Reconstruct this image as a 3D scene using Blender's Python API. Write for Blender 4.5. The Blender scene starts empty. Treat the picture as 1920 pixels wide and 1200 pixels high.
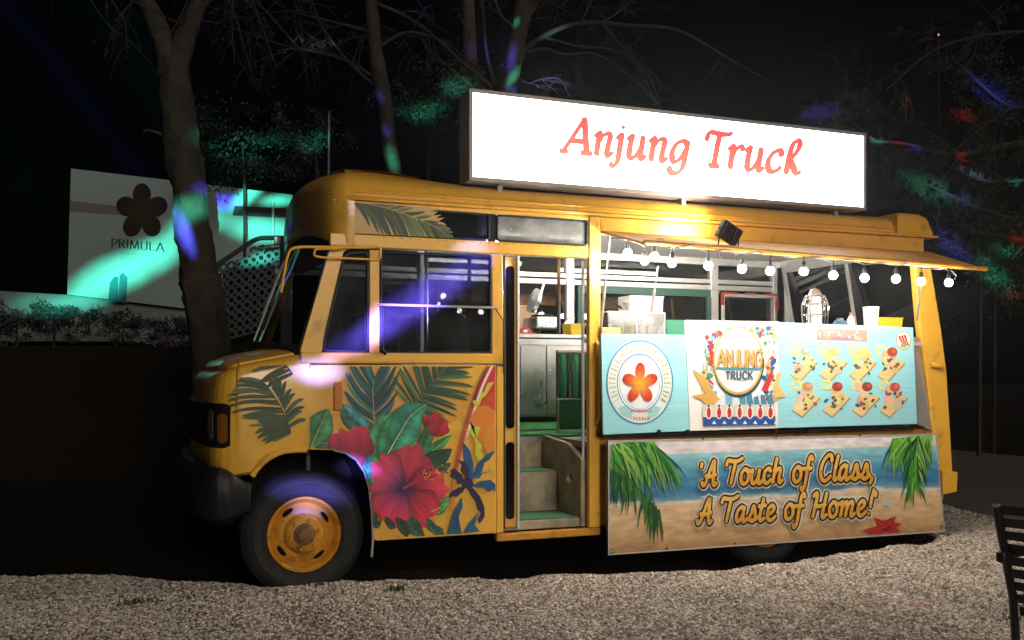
import bpy, bmesh, math, random
from mathutils import Vector, Matrix, Euler
random.seed(7)
R = math.radians
SC = bpy.context.scene
COL = SC.collection

# ------------------------------------------------------------------ camera, world, light
# The truck's serving side stands in the plane y = 0, x runs from its front wheel to its rear, z is up.
F, TH, CAM, HY = 1867.0, math.atan(1867.0 / 4640.0), Vector((-1.2037, -6.703, 1.42)), 700.0
KX = 0.982                     # drawn lengths along the truck are shortened by this when everything is built
FW = Vector((math.sin(TH), math.cos(TH), 0)); RT = Vector((math.cos(TH), -math.sin(TH), 0))
cam = bpy.data.cameras.new('camera'); cam.lens = F / 1920 * 36; cam.shift_y = (HY - 600) / 1920
cam.clip_start = 0.1; cam.clip_end = 2000
cam_o = bpy.data.objects.new('camera', cam); COL.objects.link(cam_o)
cam_o.location = CAM; cam_o.rotation_euler = (R(90), 0, -TH)
SC.camera = cam_o

SUN_DIR = Vector((-0.08, 0.95, -0.26)).normalized()       # the way the light travels
world = bpy.data.worlds.new('World'); SC.world = world; world.use_nodes = True
wn = world.node_tree.nodes; bg = wn['Background']
sky = wn.new('ShaderNodeTexSky'); sky.sky_type = 'NISHITA'; sky.sun_disc = False
sky.sun_elevation = R(-6.5); sky.sun_rotation = R(175)
world.node_tree.links.new(sky.outputs[0], bg.inputs[0]); bg.inputs[1].default_value = 0.05
sun = bpy.data.lights.new('sun', 'SUN'); sun.energy = 0.58; sun.angle = R(19); sun.color = (1.0, 0.90, 0.77)
sun_o = bpy.data.objects.new('sun', sun); COL.objects.link(sun_o)
sun_o.rotation_euler = SUN_DIR.to_track_quat('-Z', 'Y').to_euler()
SC.view_settings.view_transform = 'Standard'; SC.view_settings.look = 'None'
SC.view_settings.exposure = 0.95; SC.view_settings.gamma = 1.0
SC.cycles.use_denoising = True
SC.cycles.max_bounces = 5; SC.cycles.transparent_max_bounces = 12
SC.cycles.sample_clamp_indirect = 6.0; SC.cycles.sample_clamp_direct = 0.0
SC.cycles.caustics_reflective = False; SC.cycles.caustics_refractive = False

# ------------------------------------------------------------------ measuring helpers
def ray(px, py): return FW + RT * ((px - 960) / F) + Vector((0, 0, (HY - py) / F))
def to_drawn(v): return Vector((v.x / KX, v.y, v.z))
def P(px, py, y=0.0):
    d = ray(px, py); return to_drawn(CAM + d * ((y - CAM.y) / d.y))
def PD(px, py, dep): return to_drawn(CAM + ray(px, py) * dep)
def G(px, py, z=0.0):
    d = ray(px, py); return to_drawn(CAM + d * ((z - CAM.z) / d.z))
def S(px, py, y=0.0):
    p = P(px, py, y); return (p.x, p.z)

# ------------------------------------------------------------------ materials
MATS = {}
def lin(c): return tuple(((v / 255) / 12.92 if v / 255 <= .04045 else ((v / 255 + .055) / 1.055) ** 2.4) for v in c)
def mat(name, col, rough=.5, metal=0., var=.18, scale=6., bump=0., bscale=90., coat=0., emit=None, estr=0., spec=.5, dirt=None, dscale=3., dlo=.5, dhi=.7, trans=0., coord='Object'):
    m = bpy.data.materials.new(name); m.use_nodes = True; MATS[name] = m
    nt = m.node_tree; n = nt.nodes; L = nt.links; b = n['Principled BSDF']
    tc = n.new('ShaderNodeTexCoord'); nz = n.new('ShaderNodeTexNoise'); nz.inputs['Scale'].default_value = scale; nz.inputs['Detail'].default_value = 6
    L.new(tc.outputs[coord], nz.inputs['Vector'])
    mx = n.new('ShaderNodeMix'); mx.data_type = 'RGBA'
    mx.inputs[6].default_value = (*[max(0, c * (1 - var)) for c in col], 1); mx.inputs[7].default_value = (*[min(1, c * (1 + var)) for c in col], 1)
    L.new(nz.outputs[0], mx.inputs[0]); out = mx.outputs[2]
    if dirt:
        n2 = n.new('ShaderNodeTexNoise'); n2.inputs['Scale'].default_value = dscale; n2.inputs['Detail'].default_value = 9; n2.inputs['Roughness'].default_value = .65
        L.new(tc.outputs[coord], n2.inputs['Vector'])
        mr = n.new('ShaderNodeMapRange'); mr.inputs[1].default_value = dlo; mr.inputs[2].default_value = dhi; L.new(n2.outputs[0], mr.inputs[0])
        m2 = n.new('ShaderNodeMix'); m2.data_type = 'RGBA'; L.new(mr.outputs[0], m2.inputs[0]); L.new(out, m2.inputs[6]); m2.inputs[7].default_value = (*dirt, 1); out = m2.outputs[2]
    L.new(out, b.inputs['Base Color'])
    rr = n.new('ShaderNodeMapRange'); rr.inputs[3].default_value = max(.02, rough - .1); rr.inputs[4].default_value = min(1, rough + .1)
    L.new(nz.outputs[0], rr.inputs[0]); L.new(rr.outputs[0], b.inputs['Roughness'])
    b.inputs['Metallic'].default_value = metal; b.inputs['Coat Weight'].default_value = coat; b.inputs['Coat Roughness'].default_value = .12
    b.inputs['Specular IOR Level'].default_value = spec
    if trans: b.inputs['Transmission Weight'].default_value = trans
    if emit: b.inputs['Emission Color'].default_value = (*emit, 1); b.inputs['Emission Strength'].default_value = estr
    if bump:
        n3 = n.new('ShaderNodeTexNoise'); n3.inputs['Scale'].default_value = bscale; n3.inputs['Detail'].default_value = 5; L.new(tc.outputs[coord], n3.inputs['Vector'])
        bp = n.new('ShaderNodeBump'); bp.inputs['Strength'].default_value = bump; bp.inputs['Distance'].default_value = .02; L.new(n3.outputs[0], bp.inputs['Height']); L.new(bp.outputs[0], b.inputs['Normal'])
    return m
def print_mat(name, rough=.45, emit=0.):
    m = bpy.data.materials.new(name); m.use_nodes = True; nt = m.node_tree; n = nt.nodes; L = nt.links; b = n['Principled BSDF']
    a = n.new('ShaderNodeAttribute'); a.attribute_name = 'Col'
    nz = n.new('ShaderNodeTexNoise'); nz.inputs['Scale'].default_value = 40; tc = n.new('ShaderNodeTexCoord'); L.new(tc.outputs['Object'], nz.inputs['Vector'])
    mr = n.new('ShaderNodeMapRange'); mr.inputs[3].default_value = .86; mr.inputs[4].default_value = 1.08; L.new(nz.outputs[0], mr.inputs[0])
    vm = n.new('ShaderNodeVectorMath'); vm.operation = 'SCALE'; L.new(a.outputs['Color'], vm.inputs[0]); L.new(mr.outputs[0], vm.inputs['Scale'])
    L.new(vm.outputs[0], b.inputs['Base Color']); b.inputs['Roughness'].default_value = rough
    if emit: L.new(a.outputs['Color'], b.inputs['Emission Color']); b.inputs['Emission Strength'].default_value = emit
    return m
def glass_mat(name, tint, dust=.06, refl=1.0):
    m = bpy.data.materials.new(name); m.use_nodes = True; nt = m.node_tree; n = nt.nodes; L = nt.links; n.remove(n['Principled BSDF'])
    out = n['Material Output']; tr = n.new('ShaderNodeBsdfTransparent'); tr.inputs[0].default_value = (*tint, 1)
    gl = n.new('ShaderNodeBsdfGlossy'); gl.inputs['Roughness'].default_value = .03
    df = n.new('ShaderNodeBsdfDiffuse'); df.inputs[0].default_value = (.55, .55, .55, 1)
    fr = n.new('ShaderNodeFresnel'); fr.inputs[0].default_value = 1.5
    m1 = n.new('ShaderNodeMixShader'); m2 = n.new('ShaderNodeMixShader')
    nz = n.new('ShaderNodeTexNoise'); nz.inputs['Scale'].default_value = 5; nz.inputs['Detail'].default_value = 8; tc = n.new('ShaderNodeTexCoord'); L.new(tc.outputs['Object'], nz.inputs['Vector'])
    mr = n.new('ShaderNodeMapRange'); mr.inputs[1].default_value = .35; mr.inputs[2].default_value = .75; mr.inputs[3].default_value = dust * .4; mr.inputs[4].default_value = dust * 1.8; L.new(nz.outputs[0], mr.inputs[0])
    L.new(mr.outputs[0], m1.inputs[0]); L.new(tr.outputs[0], m1.inputs[1]); L.new(df.outputs[0], m1.inputs[2])
    L.new(fr.outputs[0], m2.inputs[0]); L.new(m1.outputs[0], m2.inputs[1]); L.new(gl.outputs[0], m2.inputs[2]); L.new(m2.outputs[0], out.inputs[0])
    return m

M_YEL = mat('yellow_paint', (.83, .445, .05), .34, var=.10, scale=2.5, bump=.10, bscale=6, coat=.35, dirt=(.30, .14, .02), dscale=5, dlo=.56, dhi=.80)
M_YELD = mat('worn_yellow_paint', (.60, .27, .02), .5, var=.15, scale=4, bump=.1, bscale=40, dirt=(.12, .07, .03), dscale=9, dlo=.52, dhi=.75)
M_BLK = mat('black_plastic', (.009, .009, .010), .5, var=.3, bump=.1, spec=.3)
M_RUB = mat('black_rubber', (.012, .012, .013), .65, var=.3, bump=.15, bscale=120)
M_TYRE = mat('tyre_rubber', (.011, .011, .012), .75, var=.3, scale=12, bump=.3, bscale=60, dirt=(.022, .019, .016), dscale=5, dlo=.5, dhi=.8)
M_ALU = mat('aluminium', (.62, .61, .59), .38, metal=.55, var=.12, scale=9, bump=.05, dirt=(.30, .28, .25), dscale=12, dlo=.58, dhi=.8)
M_STEEL = mat('stainless_steel', (.55, .56, .56), .3, metal=.85, var=.15, scale=7, bump=.06, bscale=20, dirt=(.25, .25, .24), dscale=6, dlo=.55, dhi=.8)
M_CHR = mat('chrome', (.72, .72, .72), .15, metal=1., var=.08)
M_DARK = mat('dark_underbody', (.010, .009, .008), .9, var=.4, bump=.3, spec=.1)
M_GREY = mat('grey_liner', (.27, .27, .25), .6, var=.15, scale=5, bump=.2, bscale=70, dirt=(.12, .10, .08), dscale=8, dlo=.5, dhi=.75)
M_STEP = mat('step_sheet', (.40, .34, .24), .7, var=.2, scale=9, bump=.4, bscale=120, dirt=(.10, .08, .06), dscale=6, dlo=.45, dhi=.75)
M_WHITE = mat('white_plastic', (.74, .74, .72), .4, var=.06, bump=.03)
M_GLASS = glass_mat('cab_glass', (.34, .36, .40), .028)
M_GLASSD = glass_mat('dark_glass', (.08, .09, .11), .010)
M_GLASSG = glass_mat('green_film_glass', (.03, .10, .075), .03)
M_PRINT = print_mat('vinyl_print'); M_PRINTB = print_mat('board_print', .4)
M_RED = mat('red_paint', (.32, .03, .03), .5)
M_GREEN = mat('green_panel', (.02, .19, .115), .45, var=.2, scale=4, bump=.1)
M_TURF = mat('green_turf', (.035, .20, .05), .95, var=.5, scale=90, bump=1., bscale=160)
M_STEPG = mat('green_step_mat', (.06, .22, .12), .9, var=.35, scale=60, bump=.8, bscale=140, dirt=(.12, .13, .08), dscale=10)

# ------------------------------------------------------------------ mesh helpers
def link(name, me, m=None, parent=None, smooth=False, bevel=0., seg=2):
    o = bpy.data.objects.new(name, me); COL.objects.link(o)
    if m: me.materials.append(m)
    if parent: o.parent = parent
    if smooth:
        for p in me.polygons: p.use_smooth = True
    if bevel:
        b = o.modifiers.new('bevel', 'BEVEL'); b.width = bevel; b.segments = seg; b.limit_method = 'ANGLE'; b.angle_limit = R(35)
    return o
class MB:
    def __init__(s): s.v = []; s.f = []; s.c = []
    def add(s, v, f):
        k = len(s.v); s.v += [tuple(p) for p in v]; s.f += [tuple(i + k for i in q) for q in f]; return s
    def box(s, x0, x1, y0, y1, z0, z1):
        v = [(x, y, z) for x in (x0, x1) for y in (y0, y1) for z in (z0, z1)]
        return s.add(v, [(0, 1, 3, 2), (4, 6, 7, 5), (0, 4, 5, 1), (2, 3, 7, 6), (0, 2, 6, 4), (1, 5, 7, 3)])
    def slab(s, pts, y0, y1):                        # polygon in x,z drawn out from y0 to y1
        n = len(pts); a = sum(pts[i][0] * pts[(i + 1) % n][1] - pts[(i + 1) % n][0] * pts[i][1] for i in range(n))
        if a < 0: pts = pts[::-1]
        v = [(x, y0, z) for x, z in pts] + [(x, y1, z) for x, z in pts]
        f = [tuple(range(n)), tuple(range(2 * n - 1, n - 1, -1))] + [(i, i + n, (i + 1) % n + n, (i + 1) % n) for i in range(n)]
        return s.add(v, f)
    def ring(s, pts, w, y0, y1):                     # frame: polygon minus its inset
        q = inset(pts, w); n = len(pts)
        v = [(x, y0, z) for x, z in pts] + [(x, y0, z) for x, z in q] + [(x, y1, z) for x, z in pts] + [(x, y1, z) for x, z in q]
        f = []
        for i in range(n):
            j = (i + 1) % n
            f += [(i, j, n + j, n + i), (2 * n + i, 3 * n + i, 3 * n + j, 2 * n + j), (i, 2 * n + i, 2 * n + j, j), (n + i, n + j, 3 * n + j, 3 * n + i)]
        return s.add(v, f)
    def tube(s, pts, r, n=8, cap=True, r2=None):
        pts = [Vector(p) for p in pts]; m = len(pts); rings = []; up = None
        for i, p in enumerate(pts):
            t = (pts[min(i + 1, m - 1)] - pts[max(i - 1, 0)])
            if t.length < 1e-9: t = Vector((0, 0, 1))
            t.normalize()
            if up is None: up = Vector((0, 0, 1)) if abs(t.z) < .9 else Vector((1, 0, 0))
            a = t.cross(up)
            if a.length < 1e-6: a = t.cross(Vector((.3, 1, .2)))
            a.normalize(); up = a.cross(t)
            if isinstance(r, (list, tuple)): rr = r[i]
            else: rr = r if r2 is None else r + (r2 - r) * i / max(1, m - 1)
            rings.append([p + a * (rr * math.cos(2 * math.pi * k / n)) + up * (rr * math.sin(2 * math.pi * k / n)) for k in range(n)])
        v = [q for g in rings for q in g]
        f = [(i * n + k, i * n + (k + 1) % n, (i + 1) * n + (k + 1) % n, (i + 1) * n + k) for i in range(m - 1) for k in range(n)]
        if cap: f += [tuple(range(n - 1, -1, -1)), tuple((m - 1) * n + k for k in range(n))]
        return s.add(v, f)
    def lathe(s, prof, c=(0, 0, 0), axis='z', n=32):
        v = []
        for r, h in prof:
            for k in range(n):
                a = 2 * math.pi * k / n; x, y = r * math.cos(a), r * math.sin(a)
                p = (x, y, h) if axis == 'z' else ((x, h, y) if axis == 'y' else (h, x, y))
                v.append((p[0] + c[0], p[1] + c[1], p[2] + c[2]))
        f = [(i * n + k, i * n + (k + 1) % n, (i + 1) * n + (k + 1) % n, (i + 1) * n + k) for i in range(len(prof) - 1) for k in range(n)]
        return s.add(v, f)
    def loft(s, rings, closed=True, cap0=False, cap1=False):
        n = len(rings[0]); v = [p for g in rings for p in g]; e = n if closed else n - 1
        f = [(i * n + k, i * n + (k + 1) % n, (i + 1) * n + (k + 1) % n, (i + 1) * n + k) for i in range(len(rings) - 1) for k in range(e)]
        if cap0: f.append(tuple(range(n - 1, -1, -1)))
        if cap1: f.append(tuple((len(rings) - 1) * n + k for k in range(n)))
        return s.add(v, f)
    def build(s, name, m, parent=None, smooth=False, bevel=0., seg=2, auto=True):
        me = bpy.data.meshes.new(name); me.from_pydata(s.v, [], s.f); me.update()
        bm = bmesh.new(); bm.from_mesh(me); bmesh.ops.recalc_face_normals(bm, faces=bm.faces[:]); bm.to_mesh(me); bm.free()
        o = link(name, me, m, parent, smooth, bevel, seg)
        if smooth and auto:
            md = o.modifiers.new('edges', 'EDGE_SPLIT'); md.split_angle = R(38)
        return o
def inset(pts, w):
    n = len(pts); a = sum(pts[i][0] * pts[(i + 1) % n][1] - pts[(i + 1) % n][0] * pts[i][1] for i in range(n)); sg = 1 if a > 0 else -1
    out = []
    for i in range(n):
        p0, p1, p2 = Vector(pts[i - 1]), Vector(pts[i]), Vector(pts[(i + 1) % n])
        d1 = (p1 - p0).normalized(); d2 = (p2 - p1).normalized(); n1 = Vector((-d1.y, d1.x)) * sg; n2 = Vector((-d2.y, d2.x)) * sg
        b = n1 + n2
        if b.length < 1e-6: b = n1
        b.normalize(); k = w / max(.35, b.dot(n1)); out.append(tuple(p1 + b * k))
    return out
def rrect(x0, x1, z0, z1, r, n=5):
    out = []
    for cx, cz, a0 in ((x1 - r, z1 - r, 0), (x0 + r, z1 - r, 90), (x0 + r, z0 + r, 180), (x1 - r, z0 + r, 270)):
        for k in range(n + 1):
            a = R(a0 + 90 * k / n); out.append((cx + r * math.cos(a), cz + r * math.sin(a)))
    return out
def roundpoly(pts, r, n=4):
    out = []; m = len(pts)
    for i in range(m):
        p0, p1, p2 = Vector(pts[i - 1]), Vector(pts[i]), Vector(pts[(i + 1) % m])
        rr = min(r, (p0 - p1).length * .45, (p2 - p1).length * .45)
        a = p1 + (p0 - p1).normalized() * rr; b = p1 + (p2 - p1).normalized() * rr
        for k in range(n + 1):
            t = k / n; out.append(tuple(a * (1 - t) ** 2 + p1 * 2 * t * (1 - t) + b * t * t))
    return out
def spline(pts, n=6, closed=False):
    pts = [Vector(p) for p in pts]; m = len(pts); out = []
    rng = m if closed else m - 1
    for i in range(rng):
        p1, p2 = pts[i], pts[(i + 1) % m]
        p0 = pts[i - 1] if (i > 0 or closed) else p1 * 2 - p2
        p3 = pts[(i + 2) % m] if (i + 2 < m or closed) else p2 * 2 - p1
        for k in range(n):
            t = k / n
            out.append(.5 * ((2 * p1) + (p2 - p0) * t + (2 * p0 - 5 * p1 + 4 * p2 - p3) * t * t + (3 * p1 - p0 - 3 * p2 + p3) * t ** 3))
    if not closed: out.append(pts[-1])
    return out
def thing(name, label, cat, loc=(0, 0, 0), group=None):
    o = bpy.data.objects.new(name, None); COL.objects.link(o); o.location = loc; o.empty_display_size = .1
    o['label'] = label; o['category'] = cat
    if group: o['group'] = group
    return o
def tag(o, label, cat, group=None, kind=None):
    if label: o['label'] = label
    if cat: o['category'] = cat
    if group: o['group'] = group
    if kind: o['kind'] = kind
    return o
def rehome(o):
    """Move a thing's origin Empty to the base of its parts, leaving the parts where they are."""
    bpy.context.view_layer.update()
    lo = Vector((1e9,) * 3); hi = -lo
    def walk(c):
        for q in c.children:
            if q.type == 'MESH':
                for b in q.bound_box:
                    w = q.matrix_world @ Vector(b)
                    lo.x, lo.y, lo.z = min(lo.x, w.x), min(lo.y, w.y), min(lo.z, w.z); hi.x, hi.y, hi.z = max(hi.x, w.x), max(hi.y, w.y), max(hi.z, w.z)
            walk(q)
    walk(o)
    d = Vector(((lo.x + hi.x) / 2, (lo.y + hi.y) / 2, lo.z)) - o.location
    o.location = o.location + d
    for c in o.children: c.location = c.location - d

# flat vinyl art: polygons with printed colours lying on a plane y = const
class Art:
    def __init__(s, y, step=3e-5, world=False, clip=None): s.v = []; s.f = []; s.c = []; s.y = y; s.k = 0; s.step = step; s.w = world; s.clip = clip
    def pt(s, p):
        y = s.y - s.k * s.step
        if s.w: return (p[0], y, p[1])
        if s.clip: p = s.clip(p[0], p[1])
        q = P(p[0], p[1], y); return (q.x, q.y, q.z)
    def poly(s, pts, col, raw=False):
        s.k += 1; b = len(s.v); n = len(pts)
        a = sum(pts[i][0] * pts[(i + 1) % n][1] - pts[(i + 1) % n][0] * pts[i][1] for i in range(n))
        idx = list(range(n)); 
        if (a > 0) != s.w: idx = idx[::-1]
        cols = col if isinstance(col, list) else [col] * n
        for p, c in zip(pts, cols): s.v.append(s.pt(p)); s.c.append((*lin(c), 1))
        s.f.append(tuple(b + i for i in idx)); return s
    def strip(s, L, Rr, cl, cr=None):
        """band between two equal polylines; cl, cr colours per point"""
        s.k += 1; n = len(L); b = len(s.v); cr = cr or cl
        cl = cl if isinstance(cl, list) else [cl] * n; cr = cr if isinstance(cr, list) else [cr] * n
        for p, c in zip(L, cl): s.v.append(s.pt(p)); s.c.append((*lin(c), 1))
        for p, c in zip(Rr, cr): s.v.append(s.pt(p)); s.c.append((*lin(c), 1))
        s.f += [(b + i, b + i + 1, b + n + i + 1, b + n + i) for i in range(n - 1)]; return s
    def line(s, pts, w, col, w2=None):
        pts = [Vector(p[:2]) for p in pts]; n = len(pts); L = []; Q = []
        for i, p in enumerate(pts):
            t = (pts[min(i + 1, n - 1)] - pts[max(i - 1, 0)]).normalized(); nn = Vector((-t.y, t.x)); ww = w if w2 is None else w + (w2 - w) * i / (n - 1)
            L.append(p + nn * ww / 2); Q.append(p - nn * ww / 2)
        return s.strip(L, Q, col)
    def disc(s, c, r, col, ry=None, n=20, a0=0):
        ry = ry or r; return s.poly([(c[0] + r * math.cos(2 * math.pi * k / n + a0), c[1] + ry * math.sin(2 * math.pi * k / n + a0)) for k in range(n)], col)
    def hoop(s, c, r, w, col, ry=None, n=40):
        ry = ry or r
        A = [(c[0] + r * math.cos(2 * math.pi * k / n), c[1] + ry * math.sin(2 * math.pi * k / n)) for k in range(n + 1)]
        B = [(c[0] + (r - w) * math.cos(2 * math.pi * k / n), c[1] + (ry - w * ry / r) * math.sin(2 * math.pi * k / n)) for k in range(n + 1)]
        return s.strip(A, B, col)
    def leaf(s, spine, w, c1, c2, vein=None, n=10, pw=.8):
        sp = spline(spine, n); m = len(sp); L = []; Q = []
        for i, p in enumerate(sp):
            t = (sp[min(i + 1, m - 1)] - sp[max(i - 1, 0)]).normalized(); nn = Vector((-t.y, t.x)); u = i / (m - 1)
            ww = w * (math.sin(math.pi * u ** pw)) ** .8 if 0 < u < 1 else 0
            L.append(p + nn * ww); Q.append(p - nn * ww)
        d = lambda c, k: tuple(max(0, min(255, v * k)) for v in c); g = lambda i: .92 + .14 * math.sin(i * .55 + w) + .05 * math.sin(i * 2.3)
        H = [a.lerp(b, .5) for a, b in zip(L, sp)]; H2 = [a.lerp(b, .5) for a, b in zip(Q, sp)]; r_ = range(m)
        s.strip(L, H, [d(c1, .74 * g(i)) for i in r_], [d(c1, 1.12 * g(i)) for i in r_]); s.k -= 1; s.strip(H, sp, [d(c1, 1.12 * g(i)) for i in r_], [d(c1, .62) for i in r_])
        s.strip(sp, H2, [d(c2, .66) for i in r_], [d(c2, 1.05 * g(i + 9)) for i in r_]); s.k -= 1; s.strip(H2, Q, [d(c2, 1.05 * g(i + 9)) for i in r_], [d(c2, .78 * g(i)) for i in r_])
        for i in range(2, m - 4, 2):
            k = min(m - 2, i + 3)
            s.line([sp[i], sp[i].lerp(L[k], .55), sp[k].lerp(L[k], .93)], .9, d(c1, .60 + .5 * (i % 4 == 0)), .3); s.line([sp[i], sp[i].lerp(Q[k], .55), sp[k].lerp(Q[k], .93)], .9, d(c2, .60 + .5 * (i % 4 == 0)), .3)
        if vein: s.line(sp, 1.6, vein, .5)
        return s
    def frond(s, spine, n, length, ang, cols, w=4., droop=.25, taper=True, stem=(60, 50, 20), sides=(1, -1), start=.08, rnd=.12, rg=None):
        rg = rg or random.Random(3); sp = spline(spine, 12); m = len(sp)
        for k in range(n):
            u = start + (1 - start) * k / (n - 1); i = min(m - 1, int(u * (m - 1))); p = sp[i]
            t = (sp[min(i + 1, m - 1)] - sp[max(i - 1, 0)]).normalized()
            for sd in sides:
                a = R(ang * (1 - .45 * u)) * sd + rg.uniform(-rnd, rnd)
                d = Vector((t.x * math.cos(a) - t.y * math.sin(a), t.x * math.sin(a) + t.y * math.cos(a)))
                Ln = length * ((.55 + .45 * math.sin(math.pi * (u * .8 + .15))) if taper else 1) * rg.uniform(.85, 1.1)
                e = p + d * Ln + Vector((0, droop * Ln)); c = p + d * Ln * .55 + Vector((0, droop * Ln * .15))
                q = spline([p, c, e], 5); nn = len(q); L = []; Q = []
                for j, pp in enumerate(q):
                    tt = (q[min(j + 1, nn - 1)] - q[max(j - 1, 0)]).normalized(); no = Vector((-tt.y, tt.x)); uu = j / (nn - 1)
                    ww = w * (.35 + .65 * math.sin(math.pi * min(1, uu * .85 + .15))) * (1 if uu < 1 else 0)
                    L.append(pp + no * ww * .5); Q.append(pp - no * ww * .5)
                c0 = rg.choice(cols); f = rg.uniform(.75, 1.2)
                s.strip(L, Q, [tuple(min(255, v * f * (.75 + .4 * j / nn)) for v in c0) for j in range(nn)], [tuple(min(255, v * f * .8) for v in c0) for j in range(nn)])
        s.line(sp, 2.2, stem, .8); return s
    def build(s, name, m, parent=None):
        me = bpy.data.meshes.new(name); me.from_pydata([tuple(v) for v in s.v], [], s.f); me.update()
        at = me.color_attributes.new('Col', 'FLOAT_COLOR', 'POINT')
        for i, c in enumerate(s.c): at.data[i].color = c
        return link(name, me, m, parent)

# pen lettering: every glyph is a few pen strokes
def stroke_set(glyphs, text, track=.08, slant=0.):
    out = []; x = 0.
    for ch in text:
        if ch == ' ': x += .30; continue
        g = glyphs[ch]
        for st in g[1]:
            cl = st[0] == 'c'; pts = st[1:] if cl else st
            if len(pts) > 2 or cl: pts = [tuple(p) for p in spline(pts, 7, cl)] 
            if cl: pts = pts + [pts[0]]
            out.append([(x + p[0] + slant * p[1], p[1]) for p in pts])
        x += g[0] + track
    return out, x - track
def pen(art, strokes, fit, W, T, ang, col, extra=0.):
    """fit maps glyph units to the art plane; W,T nib half axes in glyph units"""
    ca, sa = math.cos(R(ang)), math.sin(R(ang))
    for st in strokes:
        pts = [Vector(p) for p in st]
        if len(pts) == 2: pts = [pts[0].lerp(pts[1], k / 6) for k in range(7)]
        n = len(pts); L = []; Q = []
        closed = (pts[0] - pts[-1]).length < 1e-6
        for i, p in enumerate(pts):
            a = pts[i - 1] if i > 0 else (pts[-2] if closed else pts[0]); b = pts[i + 1] if i < n - 1 else (pts[1] if closed else pts[-1])
            t = b - a
            if t.length < 1e-9: t = Vector((1, 0))
            t.normalize(); nn = Vector((-t.y, t.x)); h = math.sqrt((W * (nn.x * ca + nn.y * sa)) ** 2 + (T * (-nn.x * sa + nn.y * ca)) ** 2) + extra
            L.append(p + nn * h); Q.append(p - nn * h)
        if not closed:                                   # blunt pen ends
            t = (pts[0] - pts[1]).normalized(); h = (L[0] - Q[0]).length / 2
            L.insert(0, pts[0] + t * h * .55 + (L[0] - pts[0]) * .55); Q.insert(0, pts[0] + t * h * .55 + (Q[0] - pts[0]) * .55)
            t = (pts[-1] - pts[-2]).normalized(); h = (L[-1] - Q[-1]).length / 2
            L.append(pts[-1] + t * h * .55 + (L[-1] - pts[-1]) * .55); Q.append(pts[-1] + t * h * .55 + (Q[-1] - pts[-1]) * .55)
        f = (lambda q: col(q)) if callable(col) else (lambda q: col)
        art.strip([fit(p) for p in L], [fit(p) for p in Q], [f(p) for p in L], [f(p) for p in Q])
GI = {  # italic book hand
 'A': (.70, [[(0, 0), (.20, .34), (.44, .76)], [(.44, .76), (.52, .4), (.61, 0)], [(.15, .25), (.56, .25)], [(-.07, 0), (.10, 0)], [(.48, 0), (.73, 0)]]),
 'n': (.50, [[(0, .40), (.06, .46), (.11, .47), (.10, .25), (.10, 0)], [(.11, .26), (.20, .42), (.32, .48), (.39, .41), (.37, .2), (.37, .05), (.43, 0), (.51, .07)]]),
 'j': (.22, [[(0, .40), (.06, .46), (.11, .47), (.11, .2), (.10, -.08), (.03, -.21), (-.08, -.2)], [(.11, .65), (.15, .67)]]),
 'u': (.50, [[(0, .40), (.05, .46), (.10, .47), (.08, .25), (.09, .05), (.19, 0), (.29, .1), (.37, .26)], [(.39, .48), (.38, .2), (.38, .05), (.44, 0), (.51, .07)]]),
 'g': (.50, [[(.40, .44), (.28, .48), (.13, .40), (.05, .20), (.10, .03), (.20, .02), (.31, .14), (.39, .30)], [(.42, .48), (.40, .2), (.38, -.05), (.29, -.22), (.12, -.25), (.02, -.16)]]),
 'T': (.56, [[(.02, .56), (.07, .72), (.18, .74), (.40, .72), (.60, .74), (.66, .78)], [(.35, .72), (.32, .4), (.30, 0)], [(.18, 0), (.42, 0)]]),
 'r': (.38, [[(0, .40), (.06, .46), (.11, .47), (.10, .25), (.10, 0)], [(.11, .24), (.18, .40), (.28, .48), (.37, .45)]]),
 'c': (.38, [[(.37, .40), (.30, .48), (.16, .43), (.05, .25), (.07, .06), (.18, 0), (.30, .04), (.38, .12)]]),
 'k': (.46, [[(.09, 0), (.12, .4), (.18, .66), (.29, .74), (.35, .64), (.27, .45), (.13, .28)], [(.16, .29), (.26, .14), (.36, .02), (.46, .05)]]),
}
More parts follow.
